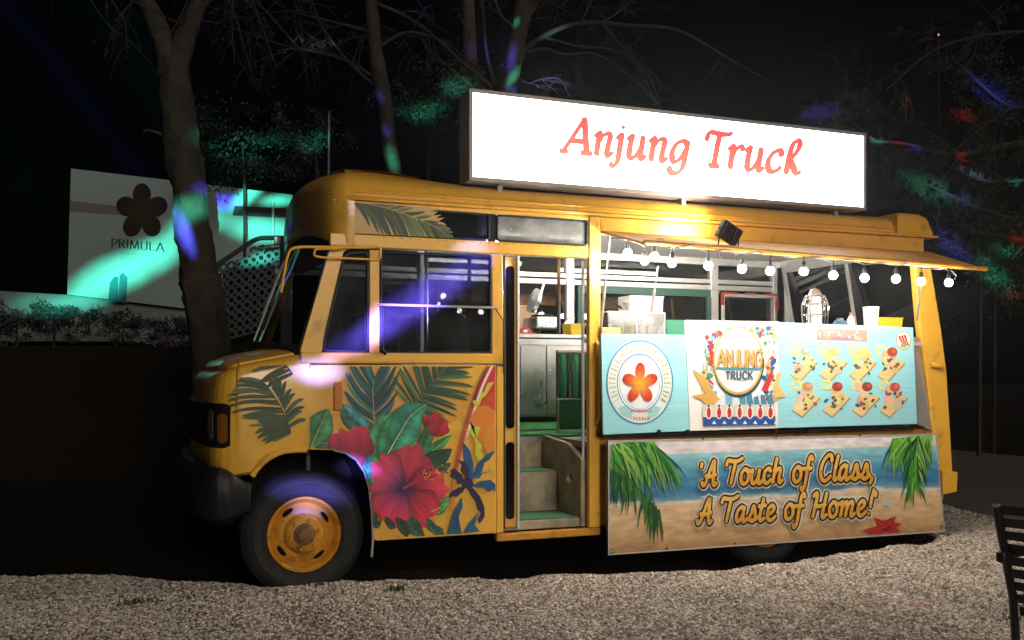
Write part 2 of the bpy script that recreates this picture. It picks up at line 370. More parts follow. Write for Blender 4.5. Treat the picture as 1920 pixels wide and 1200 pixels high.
GS = {  # rounded brush script
 'A': (.52, [[(-.04, .10), (.02, .01), (.10, .06), (.24, .40), (.38, .70), (.40, .45), (.40, .1), (.46, .0), (.54, .08)], [(.08, .27), (.28, .25), (.50, .30)]]),
 'T': (.50, [[(-.02, .55), (.04, .68), (.2, .66), (.42, .66), (.60, .74)], [(.33, .66), (.27, .35), (.20, .02)]]),
 'o': (.36, [['c', (.16, .42), (.03, .28), (.04, .08), (.16, 0), (.29, .10), (.29, .32)], [(.26, .38), (.34, .34), (.40, .38)]]),
 'u': (.40, [[(.04, .40), (.01, .18), (.05, .03), (.15, .02), (.27, .18)], [(.30, .40), (.27, .18), (.29, .03), (.35, .0), (.43, .08)]]),
 'c': (.30, [[(.27, .33), (.20, .41), (.08, .36), (.02, .20), (.06, .04), (.17, 0), (.31, .10)]]),
 'h': (.42, [[(.02, 0), (.06, .35), (.12, .70)], [(.05, .20), (.13, .34), (.23, .40), (.28, .33), (.25, .12), (.29, .0), (.40, .07)]]),
 'f': (.26, [[(.30, .60), (.24, .70), (.17, .62), (.12, .3), (.06, -.1), (-.02, -.24), (-.08, -.16)], [(0, .36), (.14, .35), (.28, .37)]]),
 'C': (.44, [[(.42, .54), (.40, .68), (.27, .71), (.09, .52), (.02, .25), (.10, .03), (.25, 0), (.42, .13)]]),
 'l': (.18, [[(.16, .70), (.08, .35), (.05, .08), (.10, 0), (.20, .07)]]),
 'a': (.40, [[(.27, .36), (.18, .41), (.06, .32), (.01, .14), (.07, .01), (.17, .06), (.26, .22)], [(.29, .41), (.26, .18), (.28, .03), (.33, .0), (.42, .08)]]),
 's': (.32, [[(-.02, .04), (.10, .2), (.18, .42), (.24, .26), (.27, .1), (.18, 0), (.05, .05)], [(.20, .02), (.30, .06), (.36, .12)]]),
 't': (.26, [[(.16, .62), (.09, .3), (.06, .08), (.12, 0), (.24, .07)], [(-.01, .41), (.12, .41), (.26, .43)]]),
 'e': (.32, [[(.04, .18), (.17, .21), (.26, .31), (.19, .41), (.07, .35), (.02, .16), (.08, .02), (.19, 0), (.34, .11)]]),
 'H': (.56, [[(0, .60), (.06, .68), (.14, .66), (.10, .35), (.02, .02)], [(.50, .70), (.44, .40), (.38, .06), (.44, 0), (.54, .08)], [(.05, .34), (.25, .32), (.48, .37)]]),
 'm': (.60, [[(.0, .36), (.07, .41), (.07, .2), (.03, 0)], [(.07, .20), (.15, .36), (.24, .40), (.26, .25), (.22, 0)], [(.26, .2), (.34, .36), (.43, .40), (.47, .30), (.43, .1), (.47, 0), (.58, .08)]]),
 ',': (.12, [[(.06, .04), (.05, -.05), (-.02, -.14)]]),
 "'": (.07, [[(.05, .64), (.03, .52)]]),
 '!': (.18, [[(.20, .72), (.14, .5), (.10, .22)], [(.06, .03), (.07, .04)]]),
}
GC = {  # plain capitals
 'P': (.42, [[(.05, 0), (.05, .72)], [(.05, .70), (.25, .71), (.40, .60), (.37, .40), (.22, .32), (.06, .33)]]),
 'R': (.48, [[(.05, 0), (.05, .72)], [(.05, .70), (.25, .71), (.38, .60), (.35, .43), (.22, .36), (.06, .37)], [(.2, .36), (.47, 0)]]),
 'I': (.12, [[(.05, 0), (.05, .72)]]),
 'M': (.66, [[(.02, 0), (.10, .72)], [(.10, .72), (.33, .06)], [(.33, .06), (.55, .72)], [(.55, .72), (.62, 0)]]),
 'U': (.52, [[(.04, .72), (.04, .3), (.07, .08), (.24, 0), (.42, .08), (.46, .3), (.46, .72)]]),
 'L': (.40, [[(.05, .72), (.05, .02)], [(.05, .02), (.40, .02)]]),
 'A': (.58, [[(0, 0), (.28, .74)], [(.28, .74), (.56, 0)], [(.10, .26), (.46, .26)]]),
 'N': (.54, [[(.05, 0), (.05, .72)], [(.05, .72), (.47, .02)], [(.47, .02), (.47, .72)]]),
 'J': (.34, [[(.28, .72), (.28, .25), (.25, .07), (.13, 0), (.01, .08)]]),
 'G': (.56, [[(.50, .60), (.38, .72), (.16, .66), (.04, .38), (.12, .08), (.34, 0), (.50, .12), (.50, .32)], [(.32, .33), (.52, .33)]]),
 'T': (.46, [[(0, .70), (.46, .70)], [(.23, .70), (.23, 0)]]),
 'C': (.5, [[(.48, .58), (.36, .72), (.15, .66), (.04, .38), (.12, .08), (.32, 0), (.48, .12)]]),
 'K': (.5, [[(.05, 0), (.05, .72)], [(.46, .72), (.06, .32)], [(.18, .44), (.5, 0)]]),
}

# ================================================================== the ground
def ground_z(x): return -.085 - .02 * min(6., max(0., x))
M_ROAD = mat('dark_soil', (.014, .009, .005), .95, var=.45, scale=3, bump=.5, bscale=45, spec=.1, dirt=(.022, .014, .008), dscale=25, dlo=.5, dhi=.7)
xs = [-118, -60, -12, -2, 0, 1.5, 3, 4.5, 6, 12, 60, 118]; ys = [-90, -30, -8, -1, 2, 6, 20, 60, 118]
gm = MB(); gm.add([(x, y, ground_z(x)) for x in xs for y in ys], [(i * len(ys) + j, (i + 1) * len(ys) + j, (i + 1) * len(ys) + j + 1, i * len(ys) + j + 1) for i in range(len(xs) - 1) for j in range(len(ys) - 1)])
tag(gm.build('ground', M_ROAD), None, None, kind='structure')

EDGE = [(-9, 5.8)] + [tuple(G(px, py)[:2]) for px, py in ((-500, 1062), (-200, 1070), (0, 1079), (250, 1084), (480, 1097), (580, 1100), (700, 1092), (900, 1084), (1100, 1081), (1250, 1074), (1469, 1058), (1591, 1038), (1703, 1023), (1770, 1014))]
EDGE += [(EDGE[-1][0] + .35, .8), (EDGE[-1][0] + .9, 3.0), (EDGE[-1][0] + 2, 6.5), (EDGE[-1][0] + 4, 10), (15, 14)]
def edge_y(x):
    for (a, b), (c, d) in zip(EDGE, EDGE[1:]):
        if a <= x <= c: return b + (d - b) * (x - a) / (c - a)
    return EDGE[-1][1]
M_PEB = bpy.data.materials.new('pebble_stone'); M_PEB.use_nodes = True
_n = M_PEB.node_tree.nodes; _L = M_PEB.node_tree.links; _oi = _n.new('ShaderNodeObjectInfo'); _cr = _n.new('ShaderNodeValToRGB')
_e = _cr.color_ramp.elements; _e[0].color = (.13, .105, .088, 1); _e[1].color = (.78, .71, .63, 1)
for _p, _c in ((.25, (.36, .305, .26, 1)), (.55, (.52, .45, .385, 1)), (.8, (.68, .61, .53, 1))):
    _q = _e.new(_p); _q.color = _c
_L.new(_oi.outputs['Random'], _cr.inputs[0]); _L.new(_cr.outputs[0], _n['Principled BSDF'].inputs['Base Color']); _n['Principled BSDF'].inputs['Roughness'].default_value = .75
M_BED = mat('gravel_bed', (.16, .135, .11), .95, var=.4, scale=60, bump=1., bscale=70)
rg = random.Random(11)
cols = []; x = -9.0
while x < 14: cols.append(x); x += .09 if -3.2 < x < 7.5 else .5
bv = []; bd = []; rows = [(.16, -.11), (.07, -.05), (0, 0), (-.10, .012), (-.3, .0), (-.6, .006), (-.9, -.004), (-1.3, 0), (-1.8, .006), (-2.4, 0), (-3.2, 0), (-4.4, 0), (-8, 0), (-16, 0)]
for x in cols:
    j1 = .03 * math.sin(x * 4.1) + .02 * math.sin(x * 11.7 + 1) + rg.uniform(-.02, .02); hz = .007 * math.sin(x * 3.3 + .5) + .008 * math.sin(x * 8.1)
    for k, (dy, z) in enumerate(rows):
        y = edge_y(x) + dy + (j1 if k < 5 else 0)
        bv.append((x, y, (ground_z(x) - .01 if k == 0 else z + (hz if 1 < k < 9 else 0) + (rg.uniform(-.006, .006) if 0 < k < 11 else 0) + (-.05 if x > 6.6 and k > 0 else 0)*0)))
        bd.append(1.0 if (-3.4 < x < 8.2 and k < 11 and -4.2 < y < 5.5) else 0.0)
nr = len(rows); bed = MB(); bed.add(bv, [(i * nr + j, i * nr + j + 1, (i + 1) * nr + j + 1, (i + 1) * nr + j) for i in range(len(cols) - 1) for j in range(nr - 1)])
me = bpy.data.meshes.new('gravel'); me.from_pydata(bed.v, [], bed.f); me.update()
at = me.attributes.new('dens', 'FLOAT', 'POINT')
for i, v in enumerate(bd): at.data[i].value = v
bm = bmesh.new(); bm.from_mesh(me); bmesh.ops.recalc_face_normals(bm, faces=bm.faces[:])
if sum(f.normal.z for f in bm.faces) < 0: bmesh.ops.reverse_faces(bm, faces=bm.faces[:])
bm.to_mesh(me); bm.free()
gravel = link('gravel', me, M_BED); gravel['kind'] = 'stuff'; gravel['label'] = 'bed of pale crushed gravel in front of the truck'; gravel['category'] = 'gravel'
ng = bpy.data.node_groups.new('gravel_scatter', 'GeometryNodeTree')
ng.interface.new_socket('Geometry', in_out='INPUT', socket_type='NodeSocketGeometry'); ng.interface.new_socket('Geometry', in_out='OUTPUT', socket_type='NodeSocketGeometry')
N = ng.nodes; K = ng.links
gi = N.new('NodeGroupInput'); go = N.new('NodeGroupOutput'); dp = N.new('GeometryNodeDistributePointsOnFaces'); na = N.new('GeometryNodeInputNamedAttribute'); na.data_type = 'FLOAT'; na.inputs[0].default_value = 'dens'
mu = N.new('ShaderNodeMath'); mu.operation = 'MULTIPLY'; mu.inputs[1].default_value = 4800
ico = N.new('GeometryNodeMeshIcoSphere'); ico.inputs[0].default_value = .0100; ico.inputs[1].default_value = 2
sm = N.new('GeometryNodeSetMaterial'); sm.inputs[2].default_value = M_PEB
npz = N.new('ShaderNodeTexNoise'); npz.inputs['Scale'].default_value = 70; sp_ = N.new('GeometryNodeSetPosition'); vs = N.new('ShaderNodeVectorMath'); vs.operation = 'SUBTRACT'; vs.inputs[1].default_value = (.5, .5, .5); vs2 = N.new('ShaderNodeVectorMath'); vs2.operation = 'SCALE'; vs2.inputs['Scale'].default_value = .012
ip = N.new('GeometryNodeInstanceOnPoints'); rv = N.new('FunctionNodeRandomValue'); rv.data_type = 'FLOAT_VECTOR'; rv.inputs[0].default_value = (.30, .28, .25); rv.inputs[1].default_value = (1.45, 1.2, 1.0)
rr_ = N.new('FunctionNodeRandomValue'); rr_.data_type = 'FLOAT_VECTOR'; rr_.inputs[0].default_value = (-.6, -.6, 0); rr_.inputs[1].default_value = (.6, .6, 6.28); rr_.inputs['Seed'].default_value = 5
jn = N.new('GeometryNodeJoinGeometry')
K.new(gi.outputs[0], dp.inputs['Mesh']); K.new(na.outputs[0], mu.inputs[0]); K.new(mu.outputs[0], dp.inputs['Density'])
K.new(npz.outputs['Color'], vs.inputs[0]); K.new(vs.outputs[0], vs2.inputs[0]); K.new(ico.outputs[0], sp_.inputs['Geometry']); K.new(vs2.outputs[0], sp_.inputs['Offset']); K.new(sp_.outputs[0], sm.inputs[0])
K.new(dp.outputs['Points'], ip.inputs['Points']); K.new(sm.outputs[0], ip.inputs['Instance']); K.new(rv.outputs[0], ip.inputs['Scale']); K.new(rr_.outputs[0], ip.inputs['Rotation'])
K.new(gi.outputs[0], jn.inputs[0]); K.new(ip.outputs[0], jn.inputs[0]); K.new(jn.outputs[0], go.inputs[0])
nv = N.new('ShaderNodeTexNoise'); nv.inputs['Scale'].default_value = 1.6; nv.inputs['Detail'].default_value = 4; mrv = N.new('ShaderNodeMapRange'); mrv.inputs[1].default_value = .36; mrv.inputs[2].default_value = .60; mrv.inputs[3].default_value = .55; mrv.inputs[4].default_value = 1.0; K.new(nv.outputs[0], mrv.inputs[0])
mu2 = N.new('ShaderNodeMath'); mu2.operation = 'MULTIPLY'; K.new(mu.outputs[0], mu2.inputs[0]); K.new(mrv.outputs[0], mu2.inputs[1]); K.new(mu2.outputs[0], dp.inputs['Density'])
dp2 = N.new('GeometryNodeDistributePointsOnFaces'); dp2.inputs['Seed'].default_value = 9; mu3 = N.new('ShaderNodeMath'); mu3.operation = 'MULTIPLY'; mu3.inputs[1].default_value = 150; K.new(na.outputs[0], mu3.inputs[0]); K.new(mu3.outputs[0], dp2.inputs['Density']); K.new(gi.outputs[0], dp2.inputs['Mesh'])
ip2 = N.new('GeometryNodeInstanceOnPoints'); rv2 = N.new('FunctionNodeRandomValue'); rv2.data_type = 'FLOAT_VECTOR'; rv2.inputs[0].default_value = (1.1, .9, .6); rv2.inputs[1].default_value = (2.3, 1.9, 1.2); K.new(dp2.outputs['Points'], ip2.inputs['Points']); K.new(sm.outputs[0], ip2.inputs['Instance']); K.new(rv2.outputs[0], ip2.inputs['Scale']); K.new(rr_.outputs[0], ip2.inputs['Rotation']); K.new(ip2.outputs[0], jn.inputs[0])
gravel.modifiers.new('stones', 'NODES').node_group = ng

# ================================================================== the truck
truck = thing('food_truck', 'yellow food truck with tropical flower artwork, folding door and open serving hatch', 'food truck')
W = 2.05                                                     # far side at y = W
def part(mb, name, m=M_YEL, parent=None, **k): return mb.build(name, m, parent or truck, **k)

# --- bonnet, a skin drawn round the plan outline
half = [(.035, 0), (-.10, 0), (-.2, 0), (-.28, 0), (-.335, 0), (-.36, 0), (-.43, .004), (-.49, .018), (-.54, .05), (-.575, .10), (-.60, .17), (-.618, .28), (-.632, .45), (-.642, .7), (-.646, W / 2)]
outl = []
for a, b in zip(half, half[1:]):
    for k in range(4): outl.append((a[0] + (b[0] - a[0]) * k / 4, a[1] + (b[1] - a[1]) * k / 4))
outl.append(half[-1]); outl = outl + [(x, W - y) for x, y in outl[-2::-1]]
ARCH = [S(472, 893), S(482, 878), S(497, 863), S(515, 852), S(538, 845), S(575, 843), S(625, 844), S(648, 849), S(668, 862), S(683, 884), S(692, 915), S(697, 960), S(699, 1011)]
def arch_z(x):
    if x < ARCH[0][0]: return .757
    for (a, b), (c, d) in zip(ARCH, ARCH[1:]):
        if a <= x <= c: return b + (d - b) * (x - a) / max(1e-6, c - a)
    return .274
def bon_top(x): return 1.462 + (x + .5) * .19
def normals(pl):
    out = []
    for i in range(len(pl)):
        a = Vector(pl[max(0, i - 1)]); b = Vector(pl[min(len(pl) - 1, i + 1)]); t = (b - a).normalized(); out.append(Vector((t.y, -t.x)))
    return out
onrm = normals(outl)
if onrm[0].y > 0: onrm = [-q for q in onrm]
def off(i, d): return (outl[i][0] + onrm[i].x * d, outl[i][1] + onrm[i].y * d)
bon = MB(); rings = []
for i, (x, y) in enumerate(outl):
    zt = bon_top(x); zb = arch_z(x) if x > -.36 else .757 - .0 ; r = .085; g = []
    if x <= -.36: zb = .757 - .02 * min(1, (-.36 - x) / .1)
    def q(d, z): a = off(i, d); return (a[0], a[1], z)
    tuck = .03 if x < -.4 else 0
    g += [q(-.03 - tuck, zb), q(0 - tuck * .4, zb + .02)]
    for k in range(1, 7): g.append(q(.012 * math.sin(math.pi * k / 7) - (.03 * (k / 7) ** 2 if x < -.45 else 0), zb + .02 + (zt - r - zb - .02) * k / 7))
    e = .03 if x < -.45 else 0
    for k in range(0, 6):
        a = R(90 * k / 5); g.append(q(-e - r + r * math.cos(a), zt - r + r * math.sin(a)))
    cx, cy = min(.03, x + .35), W / 2
    for k, t in enumerate((.12, .3, .55, .8, 1.)):
        yy = y + (cy - y) * t * .98; xx = x + (max(x, -.35) - x) * t if x < -.35 else x
        g.append((off(i, -e - r)[0] * (1 - t) + xx * t if x < -.35 else x, off(i, -e - r)[1] * (1 - t) + yy * t, bon_top(x + (xx - x) * t) + .075 * math.sin(t * math.pi / 2)))
    rings.append(g)
bon.loft(rings, closed=False)
part(bon, 'bonnet', smooth=True)
# arch lip along the near fender and the panel
lip = [Vector((x, -.012, z)) for x, z in ARCH]
part(MB().tube(spline(lip[:6] , 4), .020, 8), 'wheel_arch_flare', smooth=True)
part(MB().tube([Vector((x, -.004, z)) for x, z in ARCH[6:]] + [Vector((ARCH[-1][0] - .01, -.004, .16))], .009, 6), 'arch_edge', M_ALU, smooth=True)
# black headlamp band round the corner
def band(name, sel, z0, z1, d, m, parent=None, rr=.03):
    mb = MB(); rg_ = []
    idx = [i for i in range(len(outl)) if sel(i)]
    for k, i in enumerate(idx):
        u = min(k, len(idx) - 1 - k); sh = rr * max(0, 1 - u / 2.5) * .6
        g = []
        for dd, z in ((-.02, z0 + sh), (d, z0 + sh + .006), (d + .004, (z0 + z1) / 2), (d, z1 - sh - .006), (-.02, z1 - sh)):
            a = off(i, dd); g.append((a[0], a[1], z))
        rg_.append(g)
    mb.loft(rg_, closed=False, cap0=True, cap1=True); mb.add([], [])
    return part(mb, name, m, parent, smooth=True)
nearc = len(outl) // 2
hb = band('headlamp_band', lambda i: outl[i][0] < -.485, .925, 1.225, .010, M_BLK)
M_AMB = mat('amber_lens', (.22, .085, .01), .35, var=.35, scale=30, coat=.3)
M_LENS = mat('headlamp_lens', (.10, .095, .08), .12, var=.3, coat=.8)
band('headlight', lambda i: i <= nearc and -.606 < outl[i][0] < -.578, .97, 1.19, .016, M_LENS, hb)
band('turn_lens', lambda i: i <= nearc and -.560 < outl[i][0] < -.492, .955, 1.165, .016, M_AMB, hb)
band('headlight', lambda i: i > nearc and -.606 < outl[i][0] < -.578, .97, 1.19, .016, M_LENS, hb)
band('turn_lens', lambda i: i > nearc and -.560 < outl[i][0] < -.492, .955, 1.165, .016, M_AMB, hb)
# bumper
mb = MB(); rings = []
for i, (x, y) in enumerate(outl):
    if x > -.355: continue
    f = max(0., min(1., (-.36 - x) / .20)); f = f * f * (3 - 2 * f)
    rings.append([(*off(i, d), z) for d, z in ((-.05, .70 + .10 * f), (.005 + .065 * f, .70 + .11 * f), (.015 + .095 * f, .67 + .09 * f), (.015 + .10 * f, .60), (.0 + .085 * f, .52 - .05 * f), (-.03 + .03 * f, .50 - .08 * f), (-.08, .50 - .08 * f))])
mb.loft(rings, closed=False, cap0=True, cap1=True); part(mb, 'front_bumper', M_BLK, smooth=True)
part(MB().box(-.60, -.3, .25, 1.8, .45, 1.2).box(-.3, .02, .45, W - .45, .2, 1.4), 'engine_block', M_DARK)
# wheel wells
mb = MB(); rings = []
for yy in (.03, .42):
    rings.append([(x + (-.0), yy, z - .004) for x, z in [(ARCH[0][0] + .005, .5)] + ARCH[:6] + [(q[0] - .012, q[1]) for q in ARCH[6:]]])
mb.loft(rings, closed=False); mb.box(-.34, .5, .42, .45, .2, .95); part(mb, 'wheel_well', M_DARK)
part(MB().tube([(.06, .2, .5), (.06, .22, .9)], .016, 8), 'shock_absorber', M_STEEL, smooth=True)

part(MB().box(.029, .034, -.0015, .02, S(577, 842)[1], 1.48), 'panel_gap', M_RUB)
# --- wheels
def wheel(cx, cz, rear=False):
    w = bpy.data.objects.new('wheel', None); COL.objects.link(w); w.parent = truck; w.location = (cx, 0, cz)
    r = .42
    t = MB().lathe([(.245, .055), (.262, .022), (.272, .018), (.274, .014), (.279, .014), (.281, .018), (.30, .014), (.335, .0105), (.337, .008), (.343, .008), (.345, .0115), (.375, .020), (.402, .045), (.413, .065), (r, .075), (r, .095), (.412, .10), (.412, .11), (r, .112), (r, .155), (.412, .158), (.412, .168), (r, .17), (r, .20), (.405, .235), (.37, .262), (.30, .27), (.25, .25)], n=96, axis='y')
    t.build('tyre', M_TYRE, w, smooth=True); lug = MB()
    for k in range(64):                                      # shoulder lugs, barely proud of the carcass
        a = 2 * math.pi * k / 64; h = math.pi / 64 * .62
        p = [(rr * math.cos(a + d_ + sk), yy, rr * math.sin(a + d_ + sk)) for rr, yy, sk in ((.385, .024, 0), (.4105, .055, .01), (r + .003, .074, .02), (r + .003, .096, .03)) for d_ in (-h, h)]
        lug.add(p, [(0, 1, 3, 2), (2, 3, 5, 4), (4, 5, 7, 6)])
    lug.build('tread', M_TYRE, w)
    d = .0 if not rear else .09
    rim = MB().lathe([(.252, .016), (.256, .024), (.250, .034), (.240, .030), (.228, .040), (.218, .075 + d), (.205, .088 + d), (.19, .075 + d), (.165, .058 + d), (.14, .055 + d), (.125, .03 + d * .8), (.11, .018 + d * .6), (.02, .016 + d * .6), (0.0005, .016 + d * .6)], n=72, axis='y')
    rm = rim.build('rim', M_YELD, w, smooth=True)
    hub = MB().lathe([(.075, .018 + d * .6), (.072, .002 + d * .5), (.055, -.006 + d * .5), (.05, -.02 + d * .5), (.03, -.026 + d * .5), (.0005, -.027 + d * .5)], n=28, axis='y'); hub.build('hub', mat('hub_grime' + str(rear), (.22, .10, .03), .6, var=.4, scale=30, bump=.4, dirt=(.05, .04, .03), dscale=40), w, smooth=True)
    for k in range(4):                                       # hand holes
        a = R(28 + 90 * k + 8); mbb = MB(); pr = []
        for s in range(14):
            q = 2 * math.pi * s / 14; u = .045 * math.cos(q); v = .016 * math.sin(q); ang = a + u / .185; rad = .185 + v
            pr.append((rad * math.cos(ang), .066 + d + (rad - .165) / .04 * .022 - .012, rad * math.sin(ang)))
        mbb.add(pr, [tuple(range(14))]); mbb.build('hand_hole', M_DARK, w)
    for k in range(6):
        a = R(60 * k + 12); mbb = MB().lathe([(.0005, -.006 + d * .5), (.012, -.006 + d * .5), (.014, .022 + d * .6)], c=(.098 * math.cos(a), 0, .098 * math.sin(a)), axis='y', n=6); mbb.build('wheel_nut', M_YELD, w)
    return w
wheel(.0, .337); wheel(3.8, .262, True)
w2 = MB().lathe([(.245, 0), (.40, 0), (.42, .03), (.42, .2), (.40, .23), (.24, .23)], c=(0, W - .27, .337), axis='y', n=40); part(w2, 'far_tyre', M_TYRE, smooth=True)
w2 = MB().lathe([(.245, 0), (.40, 0), (.42, .03), (.42, .2), (.40, .23), (.24, .23)], c=(3.8, W - .27, .262), axis='y', n=40); part(w2, 'far_tyre', M_TYRE, smooth=True)
part(MB().box(-.2, 5.6, .82, .92, .28, .42).box(-.2, 5.6, W - .55, W - .45, .28, .42).box(.7, 3.2, .6, W - .6, .15, .3).box(3.7, 3.9, .2, W - .2, .20, .32).box(-.1, .1, .25, W - .2, .27, .37).box(2.4, 3.2, .15, .5, .12, .5), 'chassis', M_DARK, bevel=.01)

# --- cab side
LOW = [S(577, 684), S(930.5, 684)] + [(1.398, .268), (.503, .268)] + [(x + .006, z) for x, z in ARCH[:5:-1]] + [S(577, 843)]
part(MB().slab(LOW, 0, .035), 'side_panel', bevel=.004)
part(MB().slab([(1.402, .268), (1.455, .268), (1.455, 1.47), (1.402, 1.47)], .004, .04), 'door_pillar', bevel=.004)
part(MB().slab([(-.03, 1.486), (1.452, 1.486), (1.452, 1.562), (-.034, 1.562)], -.012, .05), 'window_ledge', bevel=.012, seg=3)
part(MB().slab(roundpoly([S(562, 661), S(604, 661), S(606, 640), S(613, 606), S(645, 470), S(660, 462), S(620, 461)], .02), .0, .05), 'front_pillar', bevel=.006)
part(MB().slab([S(693, 468), S(712, 469), S(712, 664), S(693, 664)], .0, .05), 'window_post', bevel=.006)
part(MB().slab([S(922.5, 478), S(943, 478), (1.455, 1.562), S(922.5, 664)], .0, .05), 'window_post', bevel=.006)
part(MB().slab([(.17, 2.284), (2.152, 2.284), (2.152, 2.372), (.17, 2.372)], .0, .05), 'header', bevel=.008)
part(MB().slab([(2.152, .262), (2.250, .262), (2.250, 2.600), (2.152, 2.600)], -.008, .05), 'door_post', bevel=.012, seg=3)
part(MB().slab([(1.400, .205), (2.250, .205), (2.250, .260), (1.400, .260)], -.006, .06), 'door_sill', M_YELD, bevel=.008)
part(MB().slab([(.30, 2.57), (2.152, 2.57), (2.152, 2.600), (.30, 2.600)], .0, .05), 'window_rail', bevel=.004)
part(MB().tube([(2.205, -.03, 1.05), (2.215, -.055, 1.10), (2.215, -.055, 1.60), (2.205, -.02, 1.66)], .011, 8), 'grab_handle', M_YEL, smooth=True)
M_REFL = mat('orange_reflector', (.55, .16, .01), .3, var=.35, scale=40, coat=.5)
part(MB().slab(rrect(*[S(625, 717)[0], S(641, 717)[0], S(633, 769)[1], S(633, 716)[1]], .008), -.022, 0), 'side_reflector', M_REFL, bevel=.006)

def window(poly, rub, m=M_GLASS, y=.022, rm=M_RUB, name='window', fy=(-.004, .03)):
    o = MB().ring(poly, rub, *fy).build(name, rm, truck, bevel=.004)
    q = inset(poly, rub * .8); n = len(q); mb = MB(); mb.slab(q, y, y + .004); mb.build('pane', m, o); return o
qw = roundpoly([S(604.5, 660), S(606, 640), S(613, 606), S(645, 473), S(692, 470), S(692.5, 662)], .045)
window(qw, .018)
bw = window(roundpoly([S(713, 470), S(921.5, 478.5), S(921.5, 663), S(713, 663.5)], .02), .014)
mb = MB().tube([P(708, 571, -.025), P(932, 577, -.025)], .009, 6); mb.build('window_bar', M_ALU, bw, smooth=True)
MB().tube([P(719, 575, -.02), P(718, 655, -.02)], .008, 6).tube([P(716, 655, -.02), P(724, 664, -.02)], .014, 6).build('window_catch', M_BLK, bw, smooth=True)
MB().box(*[.5 * (S(786, 500)[0] + S(790, 500)[0]) - .006, S(790, 500)[0] + .003], .03, .04, 1.58, 2.25).build('sliding_frame', M_GREY, bw)
MB().box(S(880, 500)[0], S(886, 500)[0], .03, .04, 1.58, 2.25).build('sliding_frame', M_GREY, bw)
MB().tube([P(929, 578, -.02), P(944, 602, -.02), P(944, 700, -.02)], .0045, 6).build('release_cord', M_BLK, bw)
# upper lights
def uband(x0, x1, m): return window(rrect(x0, x1, 2.374, 2.568, .025), .012, m, y=.02)
u1 = uband(.335, 1.345, M_GLASSD); M_FROST = glass_mat('dusty_glass', (.30, .30, .28), .35); u2 = uband(1.40, 2.145, M_FROST)
part(MB().box(1.347, 1.398, .01, .05, 2.374, 2.568), 'window_post', M_BLK)
# windscreen
def wsc(t, s):   # t height 0..1, s across 0..1
    yb = .06 + (W - .12) * s; b = 4 * s * (1 - s)
    x = (-.028 + .245 * t) - .15 * b ** .8 * (1 - .55 * t); y = yb + (.5 - s) * .10 * t
    return (x, y, 1.56 + .735 * t + .075 * b * (1 - t) + .15 * b * t)
ws = MB(); nS = 24; ws.loft([[wsc(t / 8, s / nS) for s in range(nS + 1)] for t in range(9)], closed=False)
wo = ws.build('windscreen', M_GLASSD, truck, smooth=True)
per = [wsc(0, s / nS) for s in range(nS + 1)] + [wsc(t / 8, 1) for t in range(1, 9)] + [wsc(1, 1 - s / nS) for s in range(1, nS + 1)] + [wsc(1 - t / 8, 0) for t in range(1, 9)]
MB().tube(per, .026, 8).build('gasket', M_RUB, wo, smooth=True)
part(MB().tube([wsc(0, 1), wsc(1, 1)], .05, 8), 'far_front_pillar', M_YEL, smooth=True)
MB().tube([P(546, 642, 1.0) * 0 + Vector(wsc(.04, .55)) + Vector((-.03, 0, 0)), Vector(wsc(.55, .62)) + Vector((-.03, 0, 0))], .008, 6).tube([Vector(wsc(.3, .60)) + Vector((-.035, 0, 0)), Vector(wsc(.86, .66)) + Vector((-.035, 0, 0))], .011, 6).build('wiper', M_ALU, wo, smooth=True)
# front cap over the windscreen
def crown(x, y):
    t = max(0., min(1., (x - .35) / 1.1)); return .105 * max(0., 1 - ((y - W / 2) / (W / 2)) ** 2) ** .8 * (1 - t * t * (3 - 2 * t))
caph = [(.34, -.006), (.285, .0), (.245, .02), (.205, .07), (.175, .16), (.150, .30), (.128, .48), (.105, .75), (.098, W / 2)]
capo = [tuple(p) for p in spline(caph, 3)]; capo = capo + [(x, W - y) for x, y in capo[-2::-1]]
cap = MB(); rr2 = []
for z, d in ((2.285, -.05), (2.288, -.012), (2.30, 0), (2.48, .010), (2.54, .012), (2.61, .004), (2.62, -.02)):
    c = Vector((.45, W / 2)); g = []
    nn = normals(capo)
    if nn[0].y > 0: nn = [-q for q in nn]
    rr2.append([(p[0] + q.x * d, p[1] + q.y * d, z + (.165 * max(0, 1 - ((p[1] - W / 2) / (W / 2)) ** 2) if z < 2.31 else crown(p[0], p[1]) * (1 if z > 2.6 else .6))) for p, q in zip(capo, nn)])
cap.loft(rr2, closed=False); cap.add([(p[0], p[1], p[2]) for p in rr2[0]], [tuple(range(len(rr2[0])))])
part(cap, 'front_cap', smooth=True)
# mirror arms
part(MB().tube(spline([P(527, 548, -.05), P(534, 505, -.08), P(540, 478, -.10), P(553, 464.5, -.10), P(600, 463, -.07), P(680, 464, -.03), P(711, 463.5, -.02), P(712, 484, -.012)], 5), .0095, 8), 'mirror_arm', M_YEL, smooth=True)
part(MB().tube(spline([P(640, 466, -.05), P(596, 467, -.06), P(590, 472, -.06), P(594, 481, -.06), P(640, 484, -.04), P(712, 487, -.015)], 5), .0075, 8), 'mirror_arm', M_YEL, smooth=True)

rv_ = MB()
for k in range(24): rv_.lathe([(.006, 0), (.005, -.003), (.0005, -.0045)], c=(.55 + k * .066, 0., 2.357), axis='y', n=8)
for k in range(14): rv_.lathe([(.006, 0), (.005, -.003), (.0005, -.0045)], c=(.53 + k * .064, 0., .286), axis='y', n=8)
for k in range(16): rv_.lathe([(.006, -.008), (.005, -.011), (.0005, -.0125)], c=(2.235, 0., .35 + k * .135), axis='y', n=8)
part(rv_, 'rivets', M_YELD)['kind'] = 'stuff'
